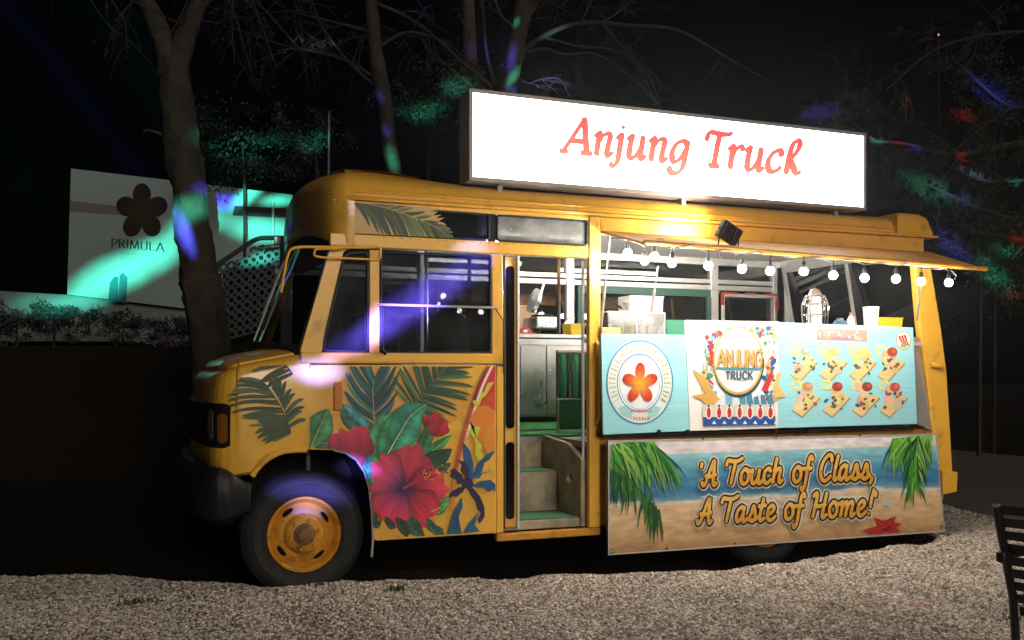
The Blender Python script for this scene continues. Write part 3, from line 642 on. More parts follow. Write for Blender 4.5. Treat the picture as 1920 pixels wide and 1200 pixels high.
# --- roof
roofh = [(5.56, -.0), (1.45, 0.), (1.1, 0.), (.8, 0.), (.55, 0.), (.33, -.0)] + [tuple(p) for p in capo[3:len(capo) // 2]]
roo = []
pl = [(x, y) for x, y in roofh]; pl = pl + [(.098, W / 2)] + [(x, W - y) for x, y in pl[::-1]]
def offs(pl, d, closed=True):
    return inset(pl, d)
rings = []
for z, d in ((2.598, .03), (2.60, -.028), (2.618, -.034), (2.624, -.012), (2.632, .0), (2.66, .004), (2.70, .02), (2.735, .05), (2.765, .10), (2.79, .19), (2.81, .32), (2.82, .5), (2.826, .75)):
    q = inset(pl, d); rings.append([(x, y, z + crown(x, y)) if (o_[0] > .30 or d > -.005) else (o_[0], o_[1], z + crown(o_[0], o_[1])) for (x, y), o_ in zip(q, pl)])
part(MB().loft(rings, closed=True, cap1=True), 'roof', smooth=True)
part(MB().tube([(.33, -.006, 2.665), (5.5, -.006, 2.665)], .008, 6), 'roof_rib', smooth=True)
# rear cap: a fat rounded end to the roof
rc = []
for z, d in ((2.607, -.02), (2.63, -.034), (2.70, -.035), (2.77, -.01), (2.81, .05), (2.83, .14)):
    rc.append([(x, y, z) for x, y in inset([(5.16, -.0), (5.30, -.0), (5.46, .0), (5.53, .05), (5.57, .14), (5.58, W / 2), (5.57, W - .14), (5.53, W - .05), (5.46, W), (5.16, W)], d)])
part(MB().loft(rc, closed=True, cap1=True), 'rear_cap', smooth=True)
# --- serving side
part(MB().slab([(2.252, 2.465), (5.46, 2.465), (5.46, 2.597), (2.252, 2.597)], .002, .05), 'header', bevel=.006)
RP = [S(1712, 481), S(1727, 476), S(1741, 476), S(1752, 540), S(1765, 620), S(1775, 700), S(1781, 800), S(1786, 885), S(1785, 918), S(1757, 926), S(1747, 810), S(1738, 720), S(1724, 620)]
part(MB().slab(RP, -.01, .06), 'rear_pillar', bevel=.02, seg=3)
part(MB().slab([(2.252, .275), (5.62, .275), (5.60, .955), (2.252, .955)], .01, .04), 'lower_panel', M_YELD, bevel=.004)
part(MB().slab([(2.252, .96), (5.46, .96), (5.40, 1.70), (2.252, 1.70)], .01, .035), 'hatch_front', M_GREY, bevel=.004)
part(MB().tube([P(1745, 684, -.02), P(1768, 686, -.05), P(1768, 688, -.05)], .022, 8), 'rear_clamp', M_YEL, smooth=True)
part(MB().slab([S(1757, 880), S(1787, 884), S(1785, 921), S(1758, 927)], -.06, .2), 'rear_bumper', M_YEL, bevel=.012)
# rear wall, far wall, floor
def rearx(z): return 5.745 - .045 * (z - .3) / 1.12 if z < 1.42 else 5.70 - .23 * (z - 1.42) / 1.18
def rslab(y0, y1, z0, z1, t=.03, o=0.): 
    zs = [z0] + ([1.42] if z0 < 1.42 < z1 else []) + [z1]; mb = MB(); v = []
    for y in (y0, y1): v += [(rearx(z) - o, y, z) for z in zs] + [(rearx(z) - t - o, y, z) for z in zs[::-1]]
    n = len(zs) * 2; return mb.add(v, [tuple(range(n)), tuple(range(2 * n - 1, n - 1, -1))] + [(i, (i + 1) % n, n + (i + 1) % n, n + i) for i in range(n)])
part(rslab(.06, W - .05, .3, 1.50), 'rear_wall', M_GREY); part(rslab(.06, W - .05, 2.48, 2.6), 'rear_header', M_ALU)
for y0, y1 in ((.06, .11), (.99, 1.03), (W - .12, W - .05)): part(rslab(y0, y1, 1.502, 2.478), 'rear_post', M_ALU, bevel=.004)
for y0, y1 in ((.112, .988), (1.032, W - .122)): part(rslab(y0, y1, 1.502, 2.478, .005, .012), 'rear_window', M_GLASSD)
FLZ = .905
part(MB().box(2.16, 5.6, .05, W - .06, FLZ - .05, FLZ).box(.45, 2.16, .76, W - .06, FLZ - .05, FLZ), 'floor', M_GREY); part(MB().box(.5, 1.40, .05, .76, .78, .82), 'cab_floor', M_DARK)
part(MB().box(1.47, 2.15, .765, 1.35, FLZ + .002, FLZ + .02).box(2.165, 5.3, .6, 1.3, FLZ + .002, FLZ + .014).add([(1.47, 1.35, .925), (2.9, 1.35, .925), (2.9, 1.52, .985), (1.47, 1.52, .985)], [(0, 1, 2, 3)]), 'turf_mat', M_TURF)
# steps
part(MB().box(1.46, 2.10, .05, .46, .27, .335), 'step', M_STEP, bevel=.006); part(MB().box(1.465, 2.09, .06, .455, .3355, .345), 'step_mat', M_STEPG, bevel=.003)
part(MB().box(1.46, 2.10, .462, .76, .27, .648), 'step', M_STEP, bevel=.006); part(MB().box(1.465, 2.09, .468, .755, .6485, .658), 'step_mat', M_STEPG, bevel=.003)
part(MB().box(1.46, 2.10, .762, .79, .27, .900), 'step_riser', M_STEP, bevel=.006)
part(MB().add([(2.15, .05, .27), (2.15, .05, .78), (2.15, .30, .88), (2.15, .80, .92), (2.15, .80, .27), (2.11, .05, .27), (2.11, .05, .78), (2.11, .30, .88), (2.11, .80, .92), (2.11, .80, .27)],
   [(0, 1, 2, 3, 4), (9, 8, 7, 6, 5), (0, 5, 6, 1), (1, 6, 7, 2), (2, 7, 8, 3), (3, 8, 9, 4)]), 'step_side', M_STEP, bevel=.008)
part(MB().lathe([(.036, 0), (.04, -.008), (.03, -.016), (.024, -.010), (.0005, -.010)], c=(2.108, .24, .61), axis='x', n=20), 'step_lamp', M_CHR, smooth=True)
# folding door, folded against the left jamb
dl = MB().slab(rrect(1.458, 1.578, .30, 2.27, .01), .03, .055); d1 = part(dl, 'folding_door', M_YEL, bevel=.006)
for z0, z1 in ((1.02, 2.2), (.36, .92)):
    MB().slab(rrect(1.482, 1.548, z0, z1, .028), .018, .03).build('pane', M_GLASSD, d1)
MB().box(1.456, 1.472, .012, .03, .29, 2.275).build('rubber_edge', M_RUB, d1); MB().box(1.568, 1.585, .008, .03, .29, 2.275).build('door_stile', M_ALU, d1)
# green partition with rails beside the steps
def PXx(px, y): return P(px, 700, y).x
gp = part(MB().box(PXx(1049, .98), PXx(1140, .98), .98, 1.0, .945, 1.60), 'partition', M_GREEN, bevel=.006)
xr = [PXx(1045, .93) + k * .115 for k in range(5)]
for xx in xr: MB().tube([(xx, .93, 1.20), (xx, .93, 1.60)], .013, 8).build('rail', M_CHR, gp, smooth=True)
for zz in (1.20, 1.60): MB().tube([(xr[0] - .01, .925, zz), (xr[-1], .925, zz)], .016, 8).build('rail', M_CHR, gp, smooth=True)
MB().tube([(xr[0], .93, .91), (xr[0], .93, 1.20)], .014, 8).build('rail', M_CHR, gp, smooth=True)
for xx in xr[:4]: MB().lathe([(.0005, 1.59), (.035, 1.58), (.042, 1.55), (.042, 1.26), (.035, 1.22), (.0005, 1.215)], c=(xx + .0575, .955, 0), n=14).build('cushion', M_GREEN, gp, smooth=True)
part(MB().tube([P(1047.5, 484, .72), P(1047.5, 625, .72)], .016, 8), 'grab_pole', M_CHR, smooth=True)
part(MB().box(2.125, 2.145, .055, .075, .34, 2.27), 'door_trim', M_ALU, bevel=.004)
# far side: pillars, headers and windows
fy = W - .05
part(MB().box(.1, 5.6, fy, W, .28, 1.56), 'far_panel', M_GREY, bevel=.005)
part(MB().box(.1, 5.5, fy, W, 2.275, 2.325), 'far_header', M_ALU, bevel=.005); part(MB().box(.1, 5.5, fy + .005, W, 2.34, 2.385), 'far_header', M_ALU, bevel=.005)
part(MB().box(.1, 5.5, fy, W, 2.53, 2.6), 'far_header', M_ALU, bevel=.005)
M_GREEND = mat('dark_green_board', (.012, .075, .05), .5, var=.3, scale=3)
def FX(px): return P(px, 550, fy).x
posts = [(.15, .25), (1.40, 1.46), (FX(1062), FX(1076)), (FX(1332), FX(1346)), (FX(1455), FX(1480)), (FX(1597), FX(1606)), (5.35, 5.5)]
for a, b in posts: part(MB().box(a, b, fy - .012, W - .005, 1.562, 2.532), 'far_post', M_ALU, bevel=.006)
for k, ((a, b), (c, d)) in enumerate(zip(posts, posts[1:])):
    g = M_GLASSG if k == 2 else M_GLASSD
    part(MB().box(b + .001, c - .001, W - .02, W - .014, 1.562, 2.274), 'far_window', g); part(MB().box(b + .001, c - .001, W - .02, W - .014, 2.387, 2.528), 'far_window', M_GLASSD)
part(MB().box(FX(1082), FX(1330), fy - .03, fy - .012, 2.20, 2.272), 'green_valance', M_GREEND)
for a, b in ((1082, 1092), (1322, 1331)): part(MB().box(FX(a), FX(b), fy - .03, fy - .012, 1.565, 2.198), 'green_valance', M_GREEND)
# framed ladder window with red tape
rk = part(MB().ring([(FX(1350), 1.57), (FX(1452), 1.57), (FX(1452), 2.24), (FX(1350), 2.24)], .035, fy - .04, fy - .015), 'hatch_window', M_ALU, bevel=.005)
for z in (1.66, 1.93): MB().box(FX(1354), FX(1448), fy - .038, fy - .02, z, z + .016).build('window_bar', M_ALU, rk)
for a, b, z0, z1 in ((1348, 1378, 2.235, 2.255), (1392, 1412, 2.235, 2.255), (1428, 1454, 2.235, 2.255), (1347, 1353, 2.12, 2.232), (1449, 1455, 2.08, 2.21)): MB().box(FX(a), FX(b), fy - .05, fy - .041, z0, z1).build('red_tape', M_RED, rk)
# ceiling tubes inside
M_TUBE = mat('lit_tube', (.9, .9, .9), .4, emit=(1.0, .95, .86), estr=65.)
tl = thing('tube_light', 'white tube lamp on the ceiling inside the truck', 'lamp')
MB().tube([(1.75, 1.3, 2.545), (2.75, 1.3, 2.545)], .016, 8).build('tube', M_TUBE, tl, smooth=True); MB().box(1.7, 2.8, 1.265, 1.335, 2.566, 2.596).build('housing', M_WHITE, tl, bevel=.004)
tl2 = thing('tube_light', 'white tube lamp on the ceiling over the serving counter', 'lamp')
MB().tube([(3.4, .9, 2.545), (4.6, .9, 2.545)], .016, 8).build('tube', M_TUBE, tl2, smooth=True); MB().box(3.35, 4.65, .865, .935, 2.566, 2.596).build('housing', M_WHITE, tl2, bevel=.004)
part(MB().box(.2, 5.5, .04, W - .04, 2.597, 2.604), 'ceiling', M_WHITE)
# cab: seat, wheel, dashboard, bulkhead poles
M_SEAT = mat('seat_vinyl', (.035, .035, .04), .5, var=.2, bump=.2)
st = part(MB().slab(rrect(.62, .78, 1.28, 2.02, .06), .35, .80), 'seat_back', M_SEAT, bevel=.04, seg=3); part(MB().box(.25, .72, .35, .8, 1.18, 1.30), 'seat_cushion', M_SEAT, bevel=.04, seg=3)
part(MB().slab(rrect(.62, .78, 1.28, 2.02, .06), 1.25, 1.70), 'seat_back', M_SEAT, bevel=.04, seg=3)
part(MB().box(-.05, .16, .06, W - .06, 1.15, 1.53), 'dashboard', M_BLK, bevel=.04, seg=3)
sw = [(.27 + .07 * math.sin(a), .55 + .2 * math.cos(a), 1.60 + .17 * math.sin(a)) for a in [2 * math.pi * k / 24 for k in range(25)]]
part(MB().tube(sw, .014, 8), 'steering_wheel', M_BLK, smooth=True)
part(MB().tube([P(650, 592, .95), P(775, 592, .95)], .014, 8).tube([P(800, 470, 1.0), P(800, 660, 1.0)], .014, 8), 'cab_rail', M_CHR, smooth=True)
# --- awning
AY = -.68
M_AWN = mat('weathered_awning_sheet', (.52, .23, .03), .55, var=.18, scale=3, bump=.12, bscale=8, dirt=(.20, .10, .03), dscale=4, dlo=.5, dhi=.78)
aw = [(2.24, -.02, 2.492), (5.50, -.02, 2.478), tuple(P(1850, 504, AY)), tuple(P(1207, 453, AY))]
mb = MB(); t = .022; mb.add(aw + [(x, y, z - t) for x, y, z in aw], [(0, 1, 2, 3), (7, 6, 5, 4), (0, 4, 5, 1), (1, 5, 6, 2), (2, 6, 7, 3), (3, 7, 4, 0)])
awn = part(mb, 'awning', M_AWN, bevel=.006)
MB().tube([aw[3], aw[2]], .017, 8).build('edge_tube', M_YELD, awn, smooth=True)
MB().tube([(2.3, -.3, 2.40), (5.5, -.3, 2.366)], .012, 6).build('stiffener', M_ALU, awn, smooth=True)
for a, b in ((P(1143, 442, -.25), P(1126, 620, -.02)), (P(1234, 500, -.3), P(1221, 585, .05)), (P(1727, 535, -.35), P(1719, 600, -.03))):
    MB().tube([a, a.lerp(b, .5)], .007, 6).tube([a.lerp(b, .5), b], .011, 6).build('gas_strut', M_ALU, awn, smooth=True)

# ================================================================== artwork on the truck
YB = (223, 157, 41)
def arch_py(x):
    pts = [(472, 893), (482, 878), (497, 863), (515, 852), (538, 845), (575, 843), (625, 844), (648, 849), (668, 862), (683, 884), (692, 915), (697, 960), (699, 1011)]
    for (a, b), (c, d) in zip(pts, pts[1:]):
        if a <= x <= c: return b + (d - b) * (x - a) / (c - a)
    return 1011
def panel_clip(x, y):
    x = max(581, min(929, x)); y = max(687, min(1009 - (x - 705) * .05, y))
    if x < 702: y = min(y, arch_py(x) - 3)
    return (x, y)
def fender_clip(x, y):
    x = max(424, min(573, x)); y = max(690 - (x - 430) * .06, y); return (x, min(y, arch_py(x) - 10) if x > 472 else y)
def light_clip(x, y):
    x = max(663, min(850, x)); return (x, max(378.5 + (x - 660) * .074, min(437 + (x - 660) * .052, y)))
def fan(art, c, pts, cc, ce):
    for i in range(len(pts)):
        art.poly([c, pts[i], pts[(i + 1) % len(pts)]], [cc, ce, ce]); art.k -= 1
    art.k += 1
def ell(c, rx, ry, n=20, rot=0.): return [(c[0] + rx * math.cos(a) * math.cos(rot) - ry * math.sin(a) * math.sin(rot), c[1] + rx * math.cos(a) * math.sin(rot) + ry * math.sin(a) * math.cos(rot)) for a in [2 * math.pi * k / n for k in range(n)]]
G1, G2, G3, G4, G5 = (38, 92, 60), (20, 70, 62), (58, 122, 70), (14, 48, 44), (30, 120, 95)
# bonnet fronds
a = Art(-.016, clip=fender_clip)
a.frond([(541, 806), (532, 775), (514, 742), (494, 716)], 14, 88, 72, [(66, 98, 54), (46, 80, 46), (80, 112, 62)], w=7, droop=.10, sides=(-1,), rg=random.Random(5), stem=(40, 40, 18))
a.frond([(541, 806), (536, 775), (524, 748), (508, 722)], 11, 52, 62, [(40, 82, 52), (52, 96, 58)], w=8, droop=.25, sides=(1,), rg=random.Random(6), stem=(40, 40, 18))
a.frond([(549, 702), (541, 690), (532, 680), (534, 672)], 6, 62, 80, [(58, 86, 44), (48, 76, 40)], w=8, droop=.10, sides=(-1,), rg=random.Random(8), stem=(40, 36, 16))
a.frond([(545, 812), (530, 806), (505, 800)], 6, 44, 48, [(52, 84, 48), (66, 96, 54)], w=8, droop=.10, sides=(1, -1), rg=random.Random(9), stem=(40, 36, 16))
a.build('palm_frond_print', M_PRINT, truck)
# side panel
a = Art(-.004, clip=panel_clip)
fan(a, (690, 730), ell((690, 735), 55, 48, 24), (238, 205, 140), YB)
fan(a, (800, 750), ell((800, 745), 80, 60, 24), (232, 180, 84), YB)
a.build('cream_ground_print', M_PRINT, truck)
a = Art(-.008, clip=panel_clip)
a.frond([(703, 815), (701, 770), (699, 735), (702, 712)], 17, 70, 58, [(33, 117, 117), (25, 89, 102), (43, 140, 122), (23, 76, 79)], w=6.5, droop=-.28, rg=random.Random(2), stem=(190, 170, 90))
a.frond([(768, 770), (790, 742), (812, 716), (838, 688)], 20, 78, 74, [(43, 104, 69), (30, 84, 64), (66, 128, 71)], w=6, droop=.05, rg=random.Random(4), stem=(76, 94, 43))
a.build('palm_frond_print', M_PRINT, truck)
a = Art(-.012, clip=panel_clip)
a.leaf([(583, 838), (600, 800), (616, 766)], 27, (81, 163, 99), (58, 133, 84), (192, 204, 115))
a.leaf([(690, 806), (660, 785), (640, 756)], 18, (76, 168, 179), (46, 125, 107), (38, 89, 76))
a.leaf([(640, 842), (615, 845), (590, 838)], 14, (51, 122, 84), (38, 97, 69), None)
a.leaf([(722, 860), (748, 815), (770, 780), (800, 757)], 34, (66, 176, 140), (43, 148, 117), (230, 255, 192))
a.leaf([(718, 880), (706, 840), (716, 800), (736, 775)], 20, (56, 153, 107), (76, 179, 107), (35, 102, 76))
a.leaf([(785, 860), (800, 820), (822, 772)], 13, (64, 151, 89), (48, 122, 76), (30, 76, 51))
a.leaf([(782, 868), (815, 842), (848, 814)], 11, (76, 179, 99), (51, 138, 84), (153, 230, 140))
a.leaf([(788, 866), (820, 860), (848, 842)], 17, (33, 81, 64), (28, 69, 56), (64, 115, 76))
a.leaf([(790, 920), (815, 890), (846, 868)], 14, (64, 117, 76), (51, 97, 66), None)
a.leaf([(808, 960), (826, 950), (842, 930)], 13, (110, 176, 102), (76, 148, 92), (179, 217, 140))
a.leaf([(812, 985), (826, 1000), (834, 1003)], 9, (76, 140, 89), (56, 112, 76), None)
a.leaf([(742, 970), (758, 990), (765, 1007)], 9, (46, 84, 64), (33, 64, 53), None)
a.leaf([(770, 968), (778, 990), (796, 1006)], 13, (56, 107, 79), (43, 89, 66), None)
a.leaf([(800, 972), (812, 990), (830, 1002)], 8, (66, 122, 84), (51, 97, 71), None)
a.leaf([(722, 968), (735, 985), (742, 990)], 6, (46, 84, 64), (33, 64, 53), None)
a.leaf([(703, 960), (706, 985), (716, 975)], 6, (46, 84, 64), (33, 64, 53), None)
a.leaf([(693, 905), (688, 880), (692, 850)], 9, (51, 153, 128), (33, 115, 97), None)
a.leaf([(700, 912), (690, 892), (680, 870)], 6, (56, 166, 115), (33, 115, 97), None)
a.build('leaf_print', M_PRINT, truck)
def petal(art, c, tip, w, ci, cm, co, seed, n=12, m=26):
    rg = random.Random(seed); c = Vector(c); tip = Vector(tip); d = tip - c; L = d.length; d.normalize(); no = Vector((-d.y, d.x)); p1, p2, p3 = [rg.uniform(0, 6) for _ in range(3)]
    wob = [.045 * math.sin(j / m * 9 + p1) + .035 * math.sin(j / m * 17 + p2) + .02 * math.sin(j / m * 29 + p3) for j in range(m + 1)]; rows = []
    for i in range(n + 1):
        u = i / n; row = []
        for j in range(m + 1):
            s = j / m * 2 - 1; prof = w * (math.sin(math.pi * min(1, u * .60 + .03)) ** 1.15) * (1 + .05 * math.sin(u * 11 + p1) * abs(s)); ln = L * (1 - .24 * abs(s) ** 2.4) * (1 + wob[j] * u)
            row.append(c + d * (ln * u) + no * (prof * s))
        rows.append(row)
    def cc(u, j):
        s = j / m * 2 - 1; f = (1 + .035 * math.sin(j * 1.9 + seed) + .05 * math.sin(j * .7 + p2)) * (1 - .30 * abs(s) ** 5) * (1 - .12 * max(0, s)) * (.92 + .12 * math.sin(u * 5 + p3)); q = u ** .7
        k = tuple((ci[x] + (cm[x] - ci[x]) * min(1, q / .45)) if q < .45 else (cm[x] + (co[x] - cm[x]) * (q - .45) / .55) for x in range(3))
        return tuple(max(0, min(255, v * f)) for v in k)
    for i in range(n): art.strip(rows[i], rows[i + 1], [cc(i / n, j) for j in range(m + 1)], [cc((i + 1) / n, j) for j in range(m + 1)]); art.k -= 1
    art.k += 1
    for j in range(3, m - 2, 3): art.line([rows[i][j] for i in range(2, n - 1)], .9, tuple(v * .72 for v in cm), .25)
    art.k += 2
a = Art(-.016, clip=panel_clip)
red1, red2 = (224, 44, 60), (196, 26, 46)
petal(a, (650, 872), (634, 808), 26, (120, 20, 60), (196, 36, 80), (222, 44, 84), 3)
petal(a, (668, 885), (668, 800), 34, (140, 20, 60), (210, 40, 86), (218, 46, 92), 4)
petal(a, (808, 816), (838, 790), 18, (130, 12, 30), red2, red1, 5); petal(a, (808, 816), (822, 774), 14, (150, 14, 30), red1, (180, 20, 40), 6)
petal(a, (798, 800), (800, 778), 8, (30, 30, 20), (160, 40, 30), (170, 60, 40), 7)
PC = (756, 916)
for tip, w, s in (((778, 836), 40, 11), ((836, 912), 43, 12), ((804, 980), 44, 13), ((722, 976), 44, 14), ((698, 868), 42, 15)):
    petal(a, PC, tip, w, (44, 18, 92), (206, 66, 130) if s > 13 else (186, 36, 78), (236, 66, 90) if s in (11, 12, 15) else (222, 46, 70), s)  # left petals pinker: tint of the violet beam put into their colour
for k in range(16):
    an = 2 * math.pi * k / 16 + .2; a.line([PC, (PC[0] + 30 * math.cos(an), PC[1] + 30 * math.sin(an))], 3.0, (52, 18, 88), .3)
a.line([PC, (785, 900), (812, 893), (838, 885)], 5, (190, 30, 60), 3)
rg = random.Random(21)
for k in range(46):
    t = rg.random(); x = 790 + 50 * t; y = 893 - 12 * t + rg.uniform(-11, 11); a.disc((x, y), rg.uniform(1, 2.2), rg.choice([(232, 190, 90), (120, 30, 24), (70, 40, 24), (200, 120, 50)]), n=7)
a.build('hibiscus_print', M_PRINT, truck)
# surfboard with its stripes
a = Art(-.010, clip=panel_clip)
lft = spline([(913, 686), (893, 730), (874, 790), (858, 850), (848, 905), (843, 960)], 8); rgt = [(min(930, p[0] + 14 + 70 * (i / len(lft))), p[1]) for i, p in enumerate(lft)]
n = len(lft); rampA = [(150, 30, 30) if i < n * .3 else (190, 80, 40) if i < n * .7 else (214, 140, 48) for i in range(n)]
a.strip(lft, [(p[0] + 8, p[1]) for p in lft], rampA); a.strip([(p[0] + 7, p[1]) for p in lft[:int(n * .8)]], [(p[0] + 12, p[1]) for p in lft[:int(n * .8)]], [(236, 226, 214)] * int(n * .5) + [(226, 170, 110)] * (int(n * .8) - int(n * .5)))
a.poly([(p[0] + 12, p[1]) for p in lft[:int(n * .45)]] + [(931, 770), (931, 686), (925, 686)], (196, 44, 30))
a.poly([(905, 752), (918, 740), (931, 735), (931, 775), (915, 775), (895, 768)], (206, 74, 28)); a.poly([(882, 782), (895, 762), (912, 760), (928, 770), (931, 790), (915, 800), (903, 828), (888, 820)], (226, 130, 34))
a.poly([(904, 828), (914, 800), (931, 790), (931, 850), (915, 860)], (222, 144, 44))
a.poly([(927, 716), (915, 718), (908, 734), (900, 740), (897, 752), (885, 750), (892, 764), (900, 758), (903, 748), (912, 740), (920, 726)], (206, 200, 56))
a.poly([(878, 786), (888, 796), (880, 806), (872, 805), (886, 818), (892, 832), (890, 852), (896, 862), (908, 860), (900, 845), (905, 835), (893, 822), (902, 800), (889, 800)], (206, 204, 60))
a.build('surfboard_print', M_PRINT, truck)
a = Art(-.013, clip=panel_clip)
BL, NV = (22, 84, 134), (32, 24, 66)
C0 = (876, 905)
for pts, col in (([(880, 905), (876, 880), (868, 850), (868, 828), (882, 846), (888, 870), (886, 900)], BL), ([(884, 900), (895, 870), (912, 852), (928, 844), (918, 862), (908, 868), (904, 884), (892, 892)], BL), ([(886, 898), (900, 886), (922, 884), (905, 888), (900, 896)], (28, 96, 140)),
                 ([(882, 912), (900, 902), (920, 900), (934, 908), (937, 924), (926, 918), (915, 922), (908, 914), (896, 914)], BL), ([(874, 910), (884, 912), (900, 930), (908, 950), (909, 968), (900, 982), (896, 975), (902, 962), (896, 955), (892, 940), (884, 930)], NV),
                 ([(874, 912), (860, 914), (846, 922), (840, 936), (850, 930), (856, 932), (868, 922)], NV), ([(872, 905), (866, 890), (852, 878), (844, 882), (848, 888), (842, 892), (856, 900), (858, 908)], NV), ([(878, 905), (880, 880), (872, 866), (858, 862), (866, 872), (864, 880), (870, 890)], NV),
                 ([(866, 932), (858, 946), (848, 965), (838, 1002), (866, 1001), (860, 970), (868, 950)], (20, 92, 122)), ([(868, 1000), (880, 980), (898, 960), (890, 985), (900, 996), (880, 999)], (24, 96, 140))):
    a.poly(pts, col)
a.poly(ell((877, 906), 11, 10, 12), NV)
for k in range(7): a.poly([(848 - k * 1.2 + 3, 955 + k * 6), (860, 953 + k * 6), (858, 957 + k * 6)], (14, 50, 80))
a.build('palm_tree_print', M_PRINT, truck)
# frond on the upper light
a = Art(-.008, clip=light_clip)
a.poly([(661, 377), (800, 386), (826, 388), (806, 398), (822, 396), (812, 404), (828, 402), (818, 409), (834, 408), (822, 415), (833, 418), (836, 421), (846, 446), (690, 441), (664, 438)], (196, 160, 92))
rg = random.Random(31)
a.frond([(664, 378), (710, 386), (760, 402), (815, 425), (842, 445)], 26, 62, 42, [(66, 92, 44), (44, 74, 36), (96, 120, 60), (30, 56, 32)], w=8, droop=.42, sides=(1,), rg=rg, stem=(150, 140, 70), start=.02)
a.frond([(664, 378), (710, 386), (760, 402), (815, 425), (842, 445)], 18, 34, 34, [(90, 110, 56), (120, 124, 66), (60, 84, 44)], w=6, droop=.0, sides=(-1,), rg=rg, stem=(160, 150, 80), start=.02)
a.build('palm_frond_print', M_PRINT, u1)

# ================================================================== boards hung on the serving side
BY = -.125
def board(name, label, pts, m):
    t = thing(name, label, 'menu board'); MB().slab([S(*p, BY) for p in pts], BY, BY + .022).build('panel', m, t, bevel=.002); return t
def streaky(name, c1, c2, zs=60):
    m = bpy.data.materials.new(name); m.use_nodes = True; n = m.node_tree.nodes; L = m.node_tree.links
    tc = n.new('ShaderNodeTexCoord'); mp = n.new('ShaderNodeMapping'); mp.inputs['Scale'].default_value = (1.2, 1, zs); nz = n.new('ShaderNodeTexNoise'); nz.inputs['Scale'].default_value = 1.4; nz.inputs['Detail'].default_value = 4
    cr = n.new('ShaderNodeMix'); cr.data_type = 'RGBA'; cr.inputs[6].default_value = (*lin(c1), 1); cr.inputs[7].default_value = (*lin(c2), 1)
    L.new(tc.outputs['Object'], mp.inputs[0]); L.new(mp.outputs[0], nz.inputs['Vector']); L.new(nz.outputs[0], cr.inputs[0]); L.new(cr.outputs[2], n['Principled BSDF'].inputs['Base Color']); n['Principled BSDF'].inputs['Roughness'].default_value = .35
    return m
M_CYAN = streaky('turquoise_print', (122, 200, 216), (170, 222, 230)); M_PALE = streaky('pale_print', (228, 222, 220), (240, 236, 236), 10)
b1 = board('menu_board', 'turquoise board with red flower emblem inside a double ring', [(1127, 626), (1285, 628), (1293, 808), (1131, 815)], M_CYAN)
a = Art(BY - .002)
cx, cy = 1199.5, 717
a.disc((cx, cy), 60, (214, 226, 224), 77, 48); a.hoop((cx, cy), 63, 2.2, (78, 130, 178), 79, 56); a.disc((cx, cy + 2), 41, (226, 230, 236), 53, 40); a.hoop((cx, cy + 1), 43, 2, (92, 140, 184), 55, 48); a.hoop((cx, cy + 1), 38.5, 1.2, (150, 180, 206), 50, 48)
rg = random.Random(41)
for k in range(34):                                     # letter-like marks round the ring, too small to read
    an = R(150 + 240 * k / 33); rx, ry = 51.5, 66.5; ca, sa = math.cos(an), math.sin(an)
    def T(u, v): return (cx + (rx + v) * ca - u * sa, cy + (ry + v * 1.2) * sa + u * ca)
    w_ = rg.uniform(1.1, 1.7); a.poly([T(-w_, -6), T(-w_ + 1.1, -6), T(-w_ + 1.1, 6), T(-w_, 6)], (164, 150, 100))
    if k % 2: a.poly([T(w_ - .8, -6), T(w_ + .3, -6), T(w_ + .3, 6), T(w_ - .8, 6)], (170, 158, 110))
    if k % 3: v = rg.choice((-5, 0, 5)); a.poly([T(-w_, v - 1), T(w_, v - 1), T(w_, v + 1), T(-w_, v + 1)], (164, 150, 100))
a.poly([(1158, 765), (1172, 760), (1186, 772), (1184, 786), (1168, 778)], (150, 205, 212)); a.poly([(1240, 765), (1227, 760), (1214, 772), (1216, 786), (1232, 778)], (150, 205, 212))
for row, y in ((0, 771), (1, 785)):
    for k in range(8 if row == 0 else 6):
        x = (1183 if row == 0 else 1188) + k * 5.2; a.poly([(x, y - 4), (x + 1.3, y - 4), (x + 1.3, y + 3), (x, y + 3)], (196, 84, 80)); a.poly([(x, y + rg.choice((-4, 0, 2))), (x + 3.4, y - 1), (x + 3.4, y + 1), (x, y + 2)], (200, 96, 90))
a.build('emblem', M_PRINTB, b1)
a = Art(BY - .009)
def emblem(art, c, r, ci, co, pr=.42, sc=(1, 1), fat=.86):
    for k in range(5):
        an = R(-90 + 72 * k); pc = (c[0] + r * .60 * math.cos(an) * sc[0], c[1] + r * .60 * math.sin(an) * sc[1]); pts = ell((0, 0), r * pr, r * pr * fat, 26)
        pts = [(pc[0] + (x * math.cos(an) - y * math.sin(an)) * sc[0], pc[1] + (x * math.sin(an) + y * math.cos(an)) * sc[1]) for x, y in pts]
        cols = []
        for q in pts:
            d = min(1, math.hypot((q[0] - c[0]) / sc[0], (q[1] - c[1]) / sc[1]) / r); cols.append(tuple(ci[i] + (co[i] - ci[i]) * d ** 1.3 for i in range(3)))
        d0 = .6; cm = tuple(ci[i] + (co[i] - ci[i]) * d0 ** 1.3 for i in range(3))
        for i in range(26): art.poly([pc, pts[i], pts[(i + 1) % 26]], [cm, cols[i], cols[(i + 1) % 26]]); art.k -= 1
        art.k += 2
    fan(art, c, [(c[0] + r * .34 * math.cos(2 * math.pi * k / 20) * sc[0], c[1] + r * .34 * math.sin(2 * math.pi * k / 20) * sc[1]) for k in range(20)], ci, tuple(ci[i] + (co[i] - ci[i]) * .34 ** 1.3 for i in range(3)))
emblem(a, (1200.5, 719), 36, (238, 176, 50), (176, 14, 26), .41, (.93, 1.08), .66)
a.build('flower', M_PRINTB, b1)

